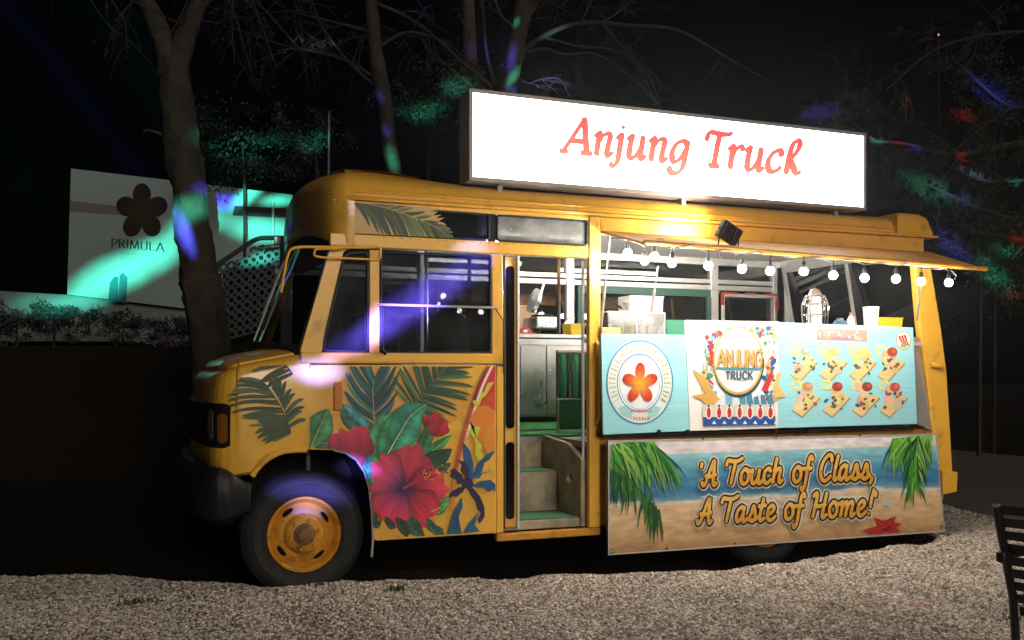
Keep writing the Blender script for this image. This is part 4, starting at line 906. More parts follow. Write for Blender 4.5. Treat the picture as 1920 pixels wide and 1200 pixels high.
b2 = board('menu_board', 'white board with round gold-ringed lettering logo between the turquoise boards', [(1285.6, 600), (1460.4, 603), (1459.4, 803), (1293.6, 808)], M_PALE)
a = Art(BY - .002); rg = random.Random(51)
a.poly([(1316, 612), (1452, 614), (1454, 798), (1319, 800)], (226, 232, 236))
pal = [(40, 84, 150), (186, 50, 52), (60, 140, 120), (214, 170, 80), (120, 170, 200), (90, 140, 80), (230, 200, 150)]
for k in range(170):                                     # painted flowers, ribbons and houses round the medallion
    sd = rg.random()
    if sd < .42: c = (rg.uniform(1318, 1452), rg.uniform(614, 634))
    elif sd < .72: c = (rg.uniform(1318, 1340), rg.uniform(630, 760))
    else: c = (rg.uniform(1434, 1452), rg.uniform(640, 765))
    a.poly(ell(c, rg.uniform(2, 9), rg.uniform(1.5, 5), 9, rg.uniform(0, 3)), rg.choice(pal))
for k in range(10): a.poly([(1322 + k * 13, 742 + rg.uniform(-6, 6)), (1330 + k * 13, 735 + rg.uniform(-8, 8)), (1336 + k * 13, 770), (1324 + k * 13, 772)], rg.choice([(120, 180, 206), (70, 130, 170), (214, 226, 230), (186, 150, 90), (80, 150, 170)]))
a.poly([(1317, 760), (1453, 758), (1454, 784), (1318, 786)], (206, 206, 196)); a.poly([(1318, 782), (1454, 780), (1454, 797), (1319, 799)], (42, 84, 158))
for k in range(7):
    x = 1329 + k * 19.3; a.poly(ell((x, 773), 6.8, 13, 14), (232, 226, 210)); a.poly(ell((x, 774), 4, 10, 14), (196, 48, 44)); a.poly([(x - 2, 759), (x + 2, 759), (x + 1.4, 764), (x - 1.4, 764)], (24, 40, 70)); a.poly([(x + 6, 795), (x + 10, 788), (x + 14, 795)], (230, 232, 236))
for pts in ([(1298, 692), (1320, 704), (1336, 730), (1342, 745), (1326, 742), (1312, 718)], [(1297, 742), (1320, 738), (1345, 742), (1348, 750), (1322, 752), (1306, 746)], [(1316, 750), (1350, 746), (1338, 760), (1320, 756)]): a.poly(pts, (206, 160, 84))
a.poly([(1456, 700), (1466, 696), (1460, 720), (1473, 744), (1455, 746), (1452, 730)], (222, 186, 110))
a.disc((1385, 680), 48, (20, 74, 96), 66, 48); a.disc((1384, 676), 47, (206, 164, 70), 64, 48); a.disc((1384, 675), 43.5, (240, 242, 240), 60, 48)
a.poly([(1428, 660), (1448, 636), (1453, 650), (1436, 684)], (238, 228, 206)); a.line([(1432, 672), (1450, 644)], 1.5, (200, 160, 90)); a.line([(1430, 664), (1446, 640)], 1.5, (200, 160, 90))
a.poly([(1428, 730), (1447, 692), (1450, 706), (1438, 735)], (190, 52, 60))
a.build('medallion', M_PRINTB, b2)
a = Art(BY - .016)
st, wd = stroke_set(GC, 'ANJUNG', .06)
fit = lambda p: (1345 + p[0] / wd * 84, 687 + p[0] / wd * 1.5 - p[1] * 44)
pen(a, st, lambda p: (fit(p)[0] + 1.2, fit(p)[1] + 1.2), .085, .075, 0, (60, 56, 60)); pen(a, st, fit, .07, .06, 0, (206, 158, 84))
a.line([(1342, 690), (1428, 692)], 3.5, (60, 140, 160))
st, wd = stroke_set(GC, 'TRUCK', .16); pen(a, st, lambda p: (1361 + p[0] / wd * 50, 711 - p[1] * 20), .10, .09, 0, (70, 90, 110))
a.build('lettering', M_PRINTB, b2)

b3 = board('menu_board', 'turquoise menu board picturing eight waffle desserts in two rows', [(1460.8, 604), (1712, 614), (1720, 795), (1459.8, 802.5)], M_CYAN)
a = Art(BY - .002); rg = random.Random(61)
a.poly([(1531, 617), (1626, 619), (1627, 641), (1531, 638)], (196, 142, 128))
for k in range(60): a.disc((rg.uniform(1534, 1624), rg.uniform(621, 636)), rg.uniform(1, 2.6), rg.choice([(226, 196, 176), (196, 140, 130), (190, 160, 190), (232, 214, 190)]), n=7)
for k in range(14): x = 1562 + k * 2.9; a.poly([(x, 632), (x + 1.2, 632), (x + 1.9, 636), (x, 637)], (96, 104, 176))
a.build('title_print', M_PRINTB, b3)
a = Art(BY - .003)
a.disc((1694, 638), 14, (190, 150, 90), 18, 26); a.disc((1694, 638), 12.5, (214, 226, 214), 16, 26)
for k in range(3): a.line([(1686 + k * 5, 630 - k), (1690 + k * 5, 640), (1698 + k * 3, 648)], 4, (176, 36, 44), 2)
a.disc((1694, 648), 6, (150, 160, 90), 4, 10); a.build('round_badge', M_PRINTB, b3)
for k, (x, y) in enumerate([(1508, 680), (1563, 681), (1618, 681), (1671, 682), (1512, 747), (1568, 747), (1624, 747), (1676, 748)]):
    a = Art(BY - .003); rg = random.Random(70 + k)
    a.poly([(x - 26, y + 23), (x - 8, y + 36), (x - 6, y + 33), (x - 24, y + 20)], (120, 130, 110))
    a.poly([(x - 27, y + 21), (x - 8, y + 34), (x + 25, y - 2), (x + 12, y - 8)], (222, 196, 140)); a.poly([(x - 8, y + 34), (x - 8, y + 37), (x + 26, y + 1), (x + 25, y - 2)], (170, 136, 84))
    a.hoop((x - 18, y - 25), 11, 5, (222, 214, 130), 10, 18); 
    top = [(214, 200, 160), (226, 206, 150), (230, 206, 140), (226, 200, 150), (230, 204, 160), (224, 196, 140), (220, 190, 140), (226, 196, 156)][k]
    for j in range(9): a.poly(ell((x + rg.uniform(-14, 10), y + rg.uniform(-22, 14)), rg.uniform(6, 10), rg.uniform(5, 9), 10, rg.uniform(0, 3)), tuple(v * rg.uniform(.85, 1.05) for v in top))
    tc_ = [(150, 170, 160), (214, 180, 120), (232, 200, 110), (160, 70, 50), (196, 130, 100), (150, 60, 44), (140, 66, 48), (176, 80, 70)][k]
    a.poly(ell((x + 2, y - 22), 10, 9, 12), tc_); a.poly(ell((x + 5, y - 24), 5, 4, 8), tuple(min(255, v * 1.25) for v in tc_))
    for j in range(9): a.poly(ell((x + rg.uniform(-20, 18), y + rg.uniform(-12, 20)), rg.uniform(2, 5.5), rg.uniform(1.5, 3.6), 8, rg.uniform(0, 3)), rg.choice([(70, 66, 70), (110, 74, 50), (60, 90, 110), (150, 90, 70), (90, 110, 60)]))
    a.build('dessert_picture', M_PRINTB, b3)
part(MB().box(2.22, 5.36, -.10, .0, .945, .965), 'board_rail', M_BLK)
for px in (1236, 1290, 1455, 1517): q = P(px, 808, BY - .01); part(MB().box(q.x - .012, q.x + .012, BY - .02, BY + .03, q.z - .02, q.z + .01), 'board_clip', M_BLK, bevel=.003)
part(MB().add([(*P(1712, 632, -.10),), (*P(1722, 632, .0),), (*P(1748, 808, .0),), (*P(1721, 796, -.10),)], [(0, 1, 2, 3)]), 'hatch_cheek', M_ALU)

# ------------------------------------------------------------------ long beach banner below
NY = -.125
bn = thing('beach_banner', 'long beach banner with gold script lettering hung low on the truck', 'banner')
m = bpy.data.materials.new('beach_print'); m.use_nodes = True; n = m.node_tree.nodes; L = m.node_tree.links
tc = n.new('ShaderNodeTexCoord'); sx = n.new('ShaderNodeSeparateXYZ'); L.new(tc.outputs['Object'], sx.inputs[0])
nz = n.new('ShaderNodeTexNoise'); nz.inputs['Scale'].default_value = 2.2; nz.inputs['Detail'].default_value = 6; mp = n.new('ShaderNodeMapping'); mp.inputs['Scale'].default_value = (1, 1, 3.2); L.new(tc.outputs['Object'], mp.inputs[0]); L.new(mp.outputs[0], nz.inputs['Vector'])
fd = n.new('ShaderNodeMapRange'); fd.inputs[1].default_value = .62; fd.inputs[2].default_value = .78; fd.inputs[3].default_value = .16; fd.inputs[4].default_value = .0; L.new(sx.outputs[2], fd.inputs[0])
cn_ = n.new('ShaderNodeMath'); cn_.operation = 'SUBTRACT'; cn_.inputs[1].default_value = .5; L.new(nz.outputs[0], cn_.inputs[0])
pm = n.new('ShaderNodeMath'); pm.operation = 'MULTIPLY'; L.new(cn_.outputs[0], pm.inputs[0]); L.new(fd.outputs[0], pm.inputs[1])
ma = n.new('ShaderNodeMath'); ma.operation = 'ADD'; L.new(pm.outputs[0], ma.inputs[0]); L.new(sx.outputs[2], ma.inputs[1])
cr = n.new('ShaderNodeValToRGB'); L.new(ma.outputs[0], cr.inputs[0]); e = cr.color_ramp.elements
stops = [(.06, (176, 136, 92)), (.18, (206, 168, 122)), (.30, (222, 188, 144)), (.42, (224, 194, 152)), (.445, (230, 218, 200)), (.47, (110, 165, 192)), (.53, (60, 124, 172)), (.62, (78, 150, 188)), (.72, (112, 182, 204)), (.80, (150, 204, 216)), (.812, (232, 224, 226)), (1.0, (238, 228, 230))]
e[0].position, e[0].color = stops[0][0], (*lin(stops[0][1]), 1); e[1].position, e[1].color = stops[-1][0], (*lin(stops[-1][1]), 1)
for p_, c_ in stops[1:-1]:
    q = e.new(p_); q.color = (*lin(c_), 1)
n4 = n.new('ShaderNodeTexNoise'); n4.inputs['Scale'].default_value = 7; n4.inputs['Detail'].default_value = 8; L.new(mp.outputs[0], n4.inputs['Vector'])
mr = n.new('ShaderNodeMapRange'); mr.inputs[1].default_value = .3; mr.inputs[2].default_value = .7; mr.inputs[3].default_value = .72; mr.inputs[4].default_value = 1.12; L.new(n4.outputs[0], mr.inputs[0])
vm = n.new('ShaderNodeVectorMath'); vm.operation = 'SCALE'; L.new(cr.outputs[0], vm.inputs[0]); L.new(mr.outputs[0], vm.inputs['Scale']); L.new(vm.outputs[0], n['Principled BSDF'].inputs['Base Color']); n['Principled BSDF'].inputs['Roughness'].default_value = .4
MB().slab([S(1140, 826, NY), S(1755, 813, NY), S(1771, 997, NY), S(1140, 1041, NY)], NY, NY + .022).build('panel', m, bn, bevel=.002)
MB().ring([S(1140, 826, NY), S(1755, 813, NY), S(1771, 997, NY), S(1140, 1041, NY)], .010, NY - .004, NY + .026).build('edge_trim', M_ALU, bn)
GR = [(44, 130, 40), (70, 160, 50), (26, 96, 50), (104, 180, 66), (150, 196, 90), (20, 74, 44)]
a = Art(NY - .006); rg = random.Random(81)
def blades(art, spine, n, l0, l1, spread, cols, w, rg, lean=0.):
    sp = spline(spine, 10)
    for k in range(n):
        p = sp[int(rg.random() * (len(sp) - 1))]; an = R(90 + lean + rg.uniform(-spread, spread)); ln = rg.uniform(l0, l1)
        q = spline([p, p + Vector((math.cos(an), math.sin(an))) * ln * .5, p + Vector((math.cos(an) * .8, math.sin(an) * 1.0)) * ln], 4); m_ = len(q)
        c = rg.choice(cols); LL = [v + Vector((w * .5 * (1 - (i / (m_ - 1)) ** 2), 0)) for i, v in enumerate(q)]; RR = [v - Vector((w * .5 * (1 - (i / (m_ - 1)) ** 2), 0)) for i, v in enumerate(q)]
        LL = [(max(1144, min(1764, v[0])), v[1]) for v in LL]; RR = [(max(1144, min(1764, v[0])), v[1]) for v in RR]
        art.strip(LL, RR, [tuple(v * (1.15 - .3 * i / m_) for v in c) for i in range(m_)], [tuple(v * .8 for v in c)] * m_)
blades(a, [(1146, 834), (1180, 829), (1230, 829)], 60, 60, 130, 24, GR, 5, rg, -16)
blades(a, [(1150, 832), (1215, 830), (1240, 850)], 50, 40, 105, 20, GR[:5], 5, rg, -34)
blades(a, [(1148, 880), (1190, 905), (1240, 960)], 60, 30, 75, 18, [GR[0], GR[2], GR[5], (60, 120, 50)], 4, rg, 6)
a.line([(1180, 829), (1205, 880), (1240, 980)], 3, (50, 110, 50), 1); a.line([(1148, 860), (1200, 920), (1245, 1000)], 3, (40, 90, 44), 1)
a.build('palm_frond_print', M_PRINTB, bn)
a = Art(NY - .006)
blades(a, [(1676, 822), (1715, 818), (1750, 817)], 50, 40, 90, 30, GR[:5], 5, rg, 14)
blades(a, [(1722, 818), (1716, 855), (1712, 905)], 70, 35, 75, 34, GR, 4.5, rg, 2)
a.line([(1722, 818), (1716, 860), (1712, 930)], 3, (80, 150, 60), 1)
a.build('palm_frond_print', M_PRINTB, bn)
a = Art(NY - .006)
a.poly([(1616, 996), (1630, 990), (1646, 986), (1638, 970), (1654, 976), (1664, 974), (1680, 968), (1677, 980), (1692, 982), (1680, 990), (1690, 997), (1655, 1001), (1632, 1002)], (168, 34, 38)); a.poly(ell((1661, 989), 10, 7, 12), (120, 20, 26))
for p in ((1640, 975), (1678, 972), (1622, 995)): a.line([(1661, 988), p], 2.5, (200, 60, 56), .6)
a.build('starfish_print', M_PRINTB, bn)
a = Art(NY - .008, 2e-5); rg = random.Random(91)
for k in range(30): a.poly(ell((rg.uniform(1290, 1700), rg.uniform(930, 950)), rg.uniform(4, 16), rg.uniform(1.2, 3), 9, rg.uniform(-.2, .2)), rg.choice([(206, 216, 222), (170, 200, 214), (220, 214, 204)]))
a.build('surf_foam_print', M_PRINTB, bn)
for txt, x0, y0, x1, y1, h in (("'A Touch of Class,", 1311, 911, 1638, 897, 66), ("A Taste of Home!'", 1308, 982, 1641, 965, 66)):
    st, wd = stroke_set(GS, txt, .06, .10)
    fit = (lambda p, x0=x0, y0=y0, x1=x1, y1=y1, wd=wd, h=h: (x0 + p[0] / wd * (x1 - x0), y0 + p[0] / wd * (y1 - y0) - p[1] * h))
    a = Art(NY - .012); pen(a, st, fit, .165, .155, 40, (226, 222, 210)); a.build('letter_halo', M_PRINTB, bn)
    a = Art(NY - .017); pen(a, st, fit, .118, .108, 40, (26, 22, 14)); a.build('letter_outline', M_PRINTB, bn)
    a = Art(NY - .022); pen(a, st, fit, .066, .052, 40, lambda q: (240, 190, 92) if q.y > .3 else (218, 160, 62)); a.build('lettering', M_PRINTB, bn)
for px, py in ((1147, 1034), (1764, 988), (1318, 815 + 7), (1455, 819), (1612, 816), (1250, 1028), (1378, 1019)):
    q = P(px, py, NY - .004); r_ = .02 if px in (1147, 1764) else .007
    MB().lathe([(r_, 0), (r_ * .9, -.008), (.0005, -.010)], c=tuple(q), axis='y', n=12).build('fixing_screw', M_CHR if r_ > .01 else M_BLK, bn, smooth=True)

# ================================================================== light box sign on the roof
sg = thing('light_box_sign', 'lit white box sign with red italic lettering on the truck roof', 'sign')
X0, X1, Z0, Z1 = 1.182, 4.806, 2.796, 3.452
M_FRAME = mat('bronze_frame', (.30, .265, .25), .5, metal=.2, var=.15, bump=.05)
MB().ring([(X0, Z0), (X1, Z0), (X1, Z1), (X0, Z1)], .028, -.012, .0).build('frame', M_FRAME, sg, bevel=.003)
MB().box(X0 + .002, X1 - .002, .001, .215, Z0 + .002, Z1 - .002).build('case', M_FRAME, sg, bevel=.004)
M_FACE = mat('lit_acrylic', (.85, .86, .88), .35, var=.02, emit=(.96, .98, 1.0), estr=4.5)
MB().slab([(X0 + .027, Z0 + .027), (X1 - .027, Z0 + .027), (X1 - .027, Z1 - .027), (X0 + .027, Z1 - .027)], -.006, -.001).build('face', M_FACE, sg)
M_LIT = bpy.data.materials.new('lit_lettering'); M_LIT.use_nodes = True; n = M_LIT.node_tree.nodes; at_ = n.new('ShaderNodeAttribute'); at_.attribute_name = 'Col'
n['Principled BSDF'].inputs['Base Color'].default_value = (.25, .03, .03, 1); M_LIT.node_tree.links.new(at_.outputs['Color'], n['Principled BSDF'].inputs['Emission Color']); n['Principled BSDF'].inputs['Emission Strength'].default_value = .54
a = Art(-.009); st, wd = stroke_set(GI, 'Anjung Truck', .07, .16)
x0, x1 = 1056, 1500
def cl(q):
    t = max(0, min(1, (q.y + .2) / .9)); return (240, 92 + 66 * (1 - t), 84 + 44 * (1 - t))
pen(a, st, lambda p: (x0 + p[0] / wd * (x1 - x0), 283 + (p[0] / wd) * (x1 - x0) * .0985 - p[1] * 84), .098, .046, 32, cl)
a.build('lettering', M_LIT, sg)
for xx in (1.45, 3.03, 4.55):
    MB().box(xx - .02, xx + .02, .06, .14, 2.63, 2.797).build('bracket', M_FRAME, sg, bevel=.003)

# ================================================================== festoon bulbs on the awning edge
fs = thing('string_lights', 'string of glowing round bulbs along the front edge of the awning', 'string lights')
M_BULB = mat('lit_bulb', (.9, .88, .82), .3, emit=(1.0, .93, .82), estr=215.)
bl = [(1177, 474, -.18), (1209, 489, -.42), (1227, 481, -.60), (1260, 493, -.69), (1328, 498, -.69), (1391, 504, -.69), (1444, 508, -.69), (1507, 509, -.69), (1562, 516, -.69), (1621, 521, -.69), (1680, 523, -.69), (1727, 528, -.69), (1779, 530, -.69)]
ctr = []
for px, py, y in bl:
    c = P(px, py, y); ctr.append(c)
    b = MB().lathe([(.029 * math.sin(math.pi * k / 12) + .0004, -.029 * math.cos(math.pi * k / 12)) for k in range(13)], n=20).build('bulb', M_BULB, fs, smooth=True); b.location = c
    s_ = MB().lathe([(.0005, .075), (.010, .075), (.015, .065), (.016, .033), (.014, .026)], n=12).build('socket', M_BLK, b, smooth=True)
    MB().tube([c + Vector((0, 0, .07)), c + Vector((.004, 0, .115))], .004, 6).build('lead', M_BLK, fs)
cab = []
rg = random.Random(5)
for i, c in enumerate(ctr):
    cab.append(c + Vector((0, 0, .105)))
    if i < len(ctr) - 1:
        d = ctr[i + 1]; mmm = c.lerp(d, .5) + Vector((0, 0, .115 + rg.uniform(-.012, .015))); cab.append(mmm)
MB().tube(spline([P(1140, 446, -.05)] + cab + [P(1792, 516, -.69), P(1790, 524, -.69)], 5), .005, 6).build('cable', M_BLK, fs, smooth=True)
MB().tube(spline([c + Vector((.01, .02, .012 + .012 * math.sin(i * 2.1))) for i, c in enumerate(cab[4:])], 5), .004, 6).build('cable', M_ALU, fs, smooth=True)

# floodlight clipped to the awning, turned up at the sign
fl = thing('flood_lamp', 'small dark floodlight standing on the awning below the box sign', 'lamp')
c = P(1367, 437, -.42)
M_FLD = mat('floodlight_case', (.05, .035, .025), .5, metal=.3)
Rm = Euler((R(22), R(20), R(14))).to_matrix()
def rot(mb): 
    mb.v = [tuple(Rm @ Vector(v) + c) for v in mb.v]; return mb
rot(MB().box(-.105, .105, -.022, .022, -.07, .07)).build('case', M_FLD, fl, bevel=.008)
M_LED = mat('led_window', (.9, .9, .85), .3, emit=(1.0, .93, .8), estr=25.)
rot(MB().box(-.085, .085, .0225, .026, -.05, .05)).build('lens', M_LED, fl)
for k in range(7): rot(MB().box(-.09 + k * .028, -.084 + k * .028, -.034, -.0225, -.055, .055)).build('fin', M_FLD, fl)
for s in (-1, 1): MB().tube([c + Rm @ Vector((s * .11, 0, 0)), c + Vector((s * .09, .01, -.10)), c + Vector((s * .06, .02, -.175))], .006, 6).build('bracket', M_FLD, fl)
lamp = bpy.data.lights.new('flood_beam', 'SPOT'); lamp.energy = 42; lamp.spot_size = R(115); lamp.spot_blend = .8; lamp.shadow_soft_size = .04; lamp.color = (1.0, .9, .72)
lo = bpy.data.objects.new('flood_beam', lamp); COL.objects.link(lo); lo.parent = fl; lo.location = c + Rm @ Vector((0, .045, 0)); lo.rotation_euler = (P(1240, 398, .02) - lo.location).to_track_quat('-Z', 'Y').to_euler()

# ================================================================== things inside the truck
part(MB().box(2.27, 5.34, -.10, .34, 1.655, 1.690), 'serving_counter', M_ALU, bevel=.005)
part(MB().box(PXx(940, 1.5), PXx(1230, 1.5), 1.46, 1.98, 1.737, 1.772), 'rear_counter', M_STEEL, bevel=.004)
kc = thing('kitchen_cabinet', 'stainless steel cabinet under the rear counter seen through the door', 'cabinet')
c0, c1 = PXx(950, 1.5), PXx(1200, 1.5)
MB().box(c0, c1, 1.50, 1.96, 1.03, 1.735).build('body', M_STEEL, kc, bevel=.006)
for u0, u1 in ((952, 974), (976, 1023), (1025, 1098)):
    d = MB().box(PXx(u0, 1.49), PXx(u1, 1.49), 1.485, 1.499, 1.05, 1.665).build('door', M_STEEL, kc, bevel=.004); hx = PXx(u1 - 10, 1.47)
    MB().tube([(hx, 1.48, 1.28), (hx, 1.455, 1.30), (hx, 1.455, 1.36), (hx, 1.48, 1.38)], .010, 6).build('handle', M_CHR, d, smooth=True)
MB().box(c0, c1, 1.488, 1.499, 1.675, 1.73).build('drawer_front', M_STEEL, kc, bevel=.003)
for xx in (c0 + .05, c1 - .05): MB().box(xx - .02, xx + .02, 1.52, 1.56, .99, 1.03).build('foot', M_BLK, kc)
# things on the rear counter, y about 1.6
def pxbox(px0, py0, px1, py1, y, d): 
    a = P(px0, py1, y); b = P(px1, py0, y); return (a.x, b.x, y, y + d, a.z, b.z)
def base(b, z): return (b[0], b[1], b[2], b[3], z, b[5])
RZ = 1.773
wm = thing('waffle_maker', 'steel waffle maker with its lid raised on the rear counter', 'waffle maker')
q = P(1030, 600, 1.55); x = q.x
MB().box(x - .15, x + .09, 1.50, 1.80, RZ + .05, RZ + .16).build('body', M_STEEL, wm, bevel=.012)
MB().lathe([(.0005, RZ + .161), (.10, RZ + .161), (.105, RZ + .18), (.0005, RZ + .19)], c=(x - .03, 1.64, 0), n=24).build('lower_plate', M_BLK, wm, smooth=True)
lid = MB().lathe([(.0005, -.02), (.11, -.02), (.115, .02), (.0005, .035)], n=24); Rl = Euler((0, R(-72), 0)).to_matrix(); lid.v = [tuple(Rl @ Vector(v) + Vector((x - .10, 1.66, RZ + .31))) for v in lid.v]; lid.build('lid', M_STEEL, wm, smooth=True)
MB().tube([(x - .12, 1.6, RZ + .2), (x - .05, 1.56, RZ + .46)], .012, 8).build('handle', M_WHITE, wm, smooth=True)
for dx in (-.12, .06): MB().lathe([(.02, RZ), (.02, RZ + .05)], c=(x + dx, 1.53, 0), n=10).build('foot', M_BLK, wm)
M_CARD = mat('cardboard', (.42, .27, .16), .85, var=.15, bump=.1)
cb = thing('carton', 'brown cardboard carton behind the waffle maker', 'carton'); b = base(pxbox(973, 575, 1006, 612, 1.80, .18), RZ)
MB().box(*b).build('box', M_CARD, cb, bevel=.004); MB().box(b[0] + .03, b[0] + .12, b[2] - .003, b[2], RZ + .06, RZ + .09).build('label', M_GREY, cb)
MB().box(b[0] - .005, b[1] + .005, b[2] - .006, b[3] + .005, b[5] + .001, b[5] + .012).build('flap', mat('pale_card', (.55, .42, .33), .85), cb, bevel=.002)
rb = thing('snack_packet', 'small red packet lying on the rear counter', 'packet'); x = P(982, 603, 1.53).x
MB().slab(roundpoly([(x - .05, RZ), (x + .10, RZ), (x + .05, RZ + .06), (x - .02, RZ + .05)], .015), 1.52, 1.62).build('wrapper', M_RED, rb, bevel=.01); MB().box(x - .01, x + .03, 1.515, 1.519, RZ + .015, RZ + .035).build('label', M_WHITE, rb)
M_YTUB = mat('yellow_plastic', (.72, .50, .03), .4)
def tub(name, label, cat, b, m, rim=True, group=None):
    t = thing(name, label, cat, group=group); x0, x1, y0, y1, z0, z1 = b; k = .012
    MB().loft([[(x0 + k, y0 + k, z0), (x1 - k, y0 + k, z0), (x1 - k, y1 - k, z0), (x0 + k, y1 - k, z0)], [(x0, y0, z1), (x1, y0, z1), (x1, y1, z1), (x0, y1, z1)], [(x0 + .006, y0 + .006, z1), (x1 - .006, y0 + .006, z1), (x1 - .006, y1 - .006, z1), (x0 + .006, y1 - .006, z1)], [(x0 + k + .004, y0 + k + .004, z0 + .006), (x1 - k - .004, y0 + k + .004, z0 + .006), (x1 - k - .004, y1 - k - .004, z0 + .006), (x0 + k + .004, y1 - k - .004, z0 + .006)]], cap0=True, cap1=True).build('tub', m, t, bevel=.004)
    if rim: MB().ring([(x0 - .004, z1 - .008), (x1 + .004, z1 - .008), (x1 + .004, z1 + .001), (x0 - .004, z1 + .001)], .004, y0 - .006, y0 - .001).build('rim', m, t)
    return t
tub('plastic_tub', 'shallow yellow tub at the end of the rear counter', 'tub', base(pxbox(1070, 607, 1098, 621, 1.52, .2), RZ), M_YTUB)
ds = thing('sauce_dispenser', 'white and steel sauce dispenser beside the yellow tub', 'dispenser'); x = P(1063, 600, 1.75).x
MB().lathe([(.05, RZ), (.05, RZ + .10), (.03, RZ + .13), (.012, RZ + .14), (.012, RZ + .17), (.0005, RZ + .17)], c=(x, 1.72, 0), n=16).build('bottle', M_WHITE, ds, smooth=True); MB().tube([(x, 1.72, RZ + .165), (x + .06, 1.70, RZ + .16)], .008, 6).build('spout', M_STEEL, ds)
# serving counter things
CZ = 1.6905
def cnt(px0, py0, px1, py1, y, d): return base(pxbox(px0, py0, px1, py1, y, d), CZ)
M_CLEAR = glass_mat('clear_plastic', (.85, .87, .87), .35)
bx = cnt(1140, 587, 1246, 620, .02, .22)
pb = thing('plastic_crate', 'clear plastic crate of jars on the counter above the emblem board', 'crate')
MB().box(bx[0], bx[1], bx[2], bx[2] + .006, CZ + .004, bx[5]).box(bx[0], bx[1], bx[3] - .006, bx[3], CZ + .004, bx[5]).box(bx[0], bx[0] + .006, bx[2] + .007, bx[3] - .007, CZ + .004, bx[5]).box(bx[1] - .006, bx[1], bx[2] + .007, bx[3] - .007, CZ + .004, bx[5]).box(bx[0], bx[1], bx[2], bx[3], CZ, CZ + .003).build('side', M_CLEAR, pb)
MB().tube([(bx[0], bx[2], bx[5]), (bx[1], bx[2], bx[5]), (bx[1], bx[3], bx[5]), (bx[0], bx[3], bx[5]), (bx[0], bx[2], bx[5])], .006, 6).tube([((bx[0] + bx[1]) / 2, bx[2] - .002, CZ), ((bx[0] + bx[1]) / 2, bx[2] - .002, bx[5])], .005, 6).tube([(bx[1], bx[2] - .002, CZ), (bx[1], bx[2] - .002, bx[5])], .005, 6).build('rim', M_WHITE, pb, smooth=True)
M_CREAM = mat('cream_plastic', (.62, .58, .45), .4)
for k, (fx, m_) in enumerate(((.12, M_CREAM), (.32, mat('green_label', (.20, .36, .12), .5)), (.5, M_YTUB), (.72, M_WHITE), (.9, M_WHITE))):
    j = thing('jar', ['cream lidded jar leftmost in the clear crate', 'green labelled jar in the clear crate', 'yellow jar in the middle of the clear crate', 'white jar right of the yellow one in the clear crate', 'white jar at the right end of the clear crate'][k], 'jar'); xx = bx[0] + (bx[1] - bx[0]) * fx
    MB().lathe([(.0005, CZ + .004), (.033, CZ + .004), (.035, CZ + .02), (.035, CZ + .085), (.028, CZ + .095)], c=(xx, .13, 0), n=16).build('body', m_, j, smooth=True); MB().lathe([(.030, CZ + .0955), (.030, CZ + .115), (.0005, CZ + .117)], c=(xx, .13, 0), n=16).build('lid', M_WHITE, j, smooth=True)
tw = tub('storage_box', 'tall white plastic box standing behind the clear crate', 'box', cnt(1181, 556, 1244, 618, .27, .2), M_WHITE)
ut = thing('spatula', 'dark handled spatula leaning out of the clear crate', 'spatula'); p0 = P(1180, 590, .05); p1 = P(1150, 566, .05)
MB().tube([p0, p0.lerp(p1, .5)], .006, 6).build('shaft', M_STEEL, ut); MB().tube([p0.lerp(p1, .5), p1], .010, 8).build('handle', M_BLK, ut, smooth=True)
ut = thing('ladle', 'steel ladle standing in the clear crate beside the spatula', 'ladle'); p1 = P(1173, 566, .08); MB().tube([P(1178, 600, .08), p1], .006, 6).build('shaft', M_STEEL, ut)
MB().lathe([(.0005, -.025), (.018, -.018), (.026, 0), (.024, .004), (.015, -.012), (.0005, -.018)], c=tuple(p1), n=14).build('bowl', M_STEEL, ut, smooth=True)
M_WOOD = mat('light_wood', (.45, .30, .15), .6, var=.2, scale=20)
wb = thing('wooden_box', 'low wooden box at the door end of the serving counter', 'box'); b = cnt(1128, 606, 1164, 622, -.05, .05)
MB().box(b[0], b[1], b[2], b[3], CZ, CZ + .075).build('box', M_WOOD, wb, bevel=.004); MB().box(b[0] + .01, b[1] - .01, b[2] - .003, b[2] - .0005, CZ + .02, CZ + .05).build('front_board', M_WOOD, wb)
gb = thing('green_carton', 'dark green carton between the clear crate and the white board', 'carton'); b = cnt(1249, 602, 1285, 630, .10, .15)
MB().box(*b).build('box', M_GREEN, gb, bevel=.004); MB().box(b[0], b[1], b[2] - .002, b[3] + .002, b[5] + .001, b[5] + .008).build('lid', M_GREEN, gb)
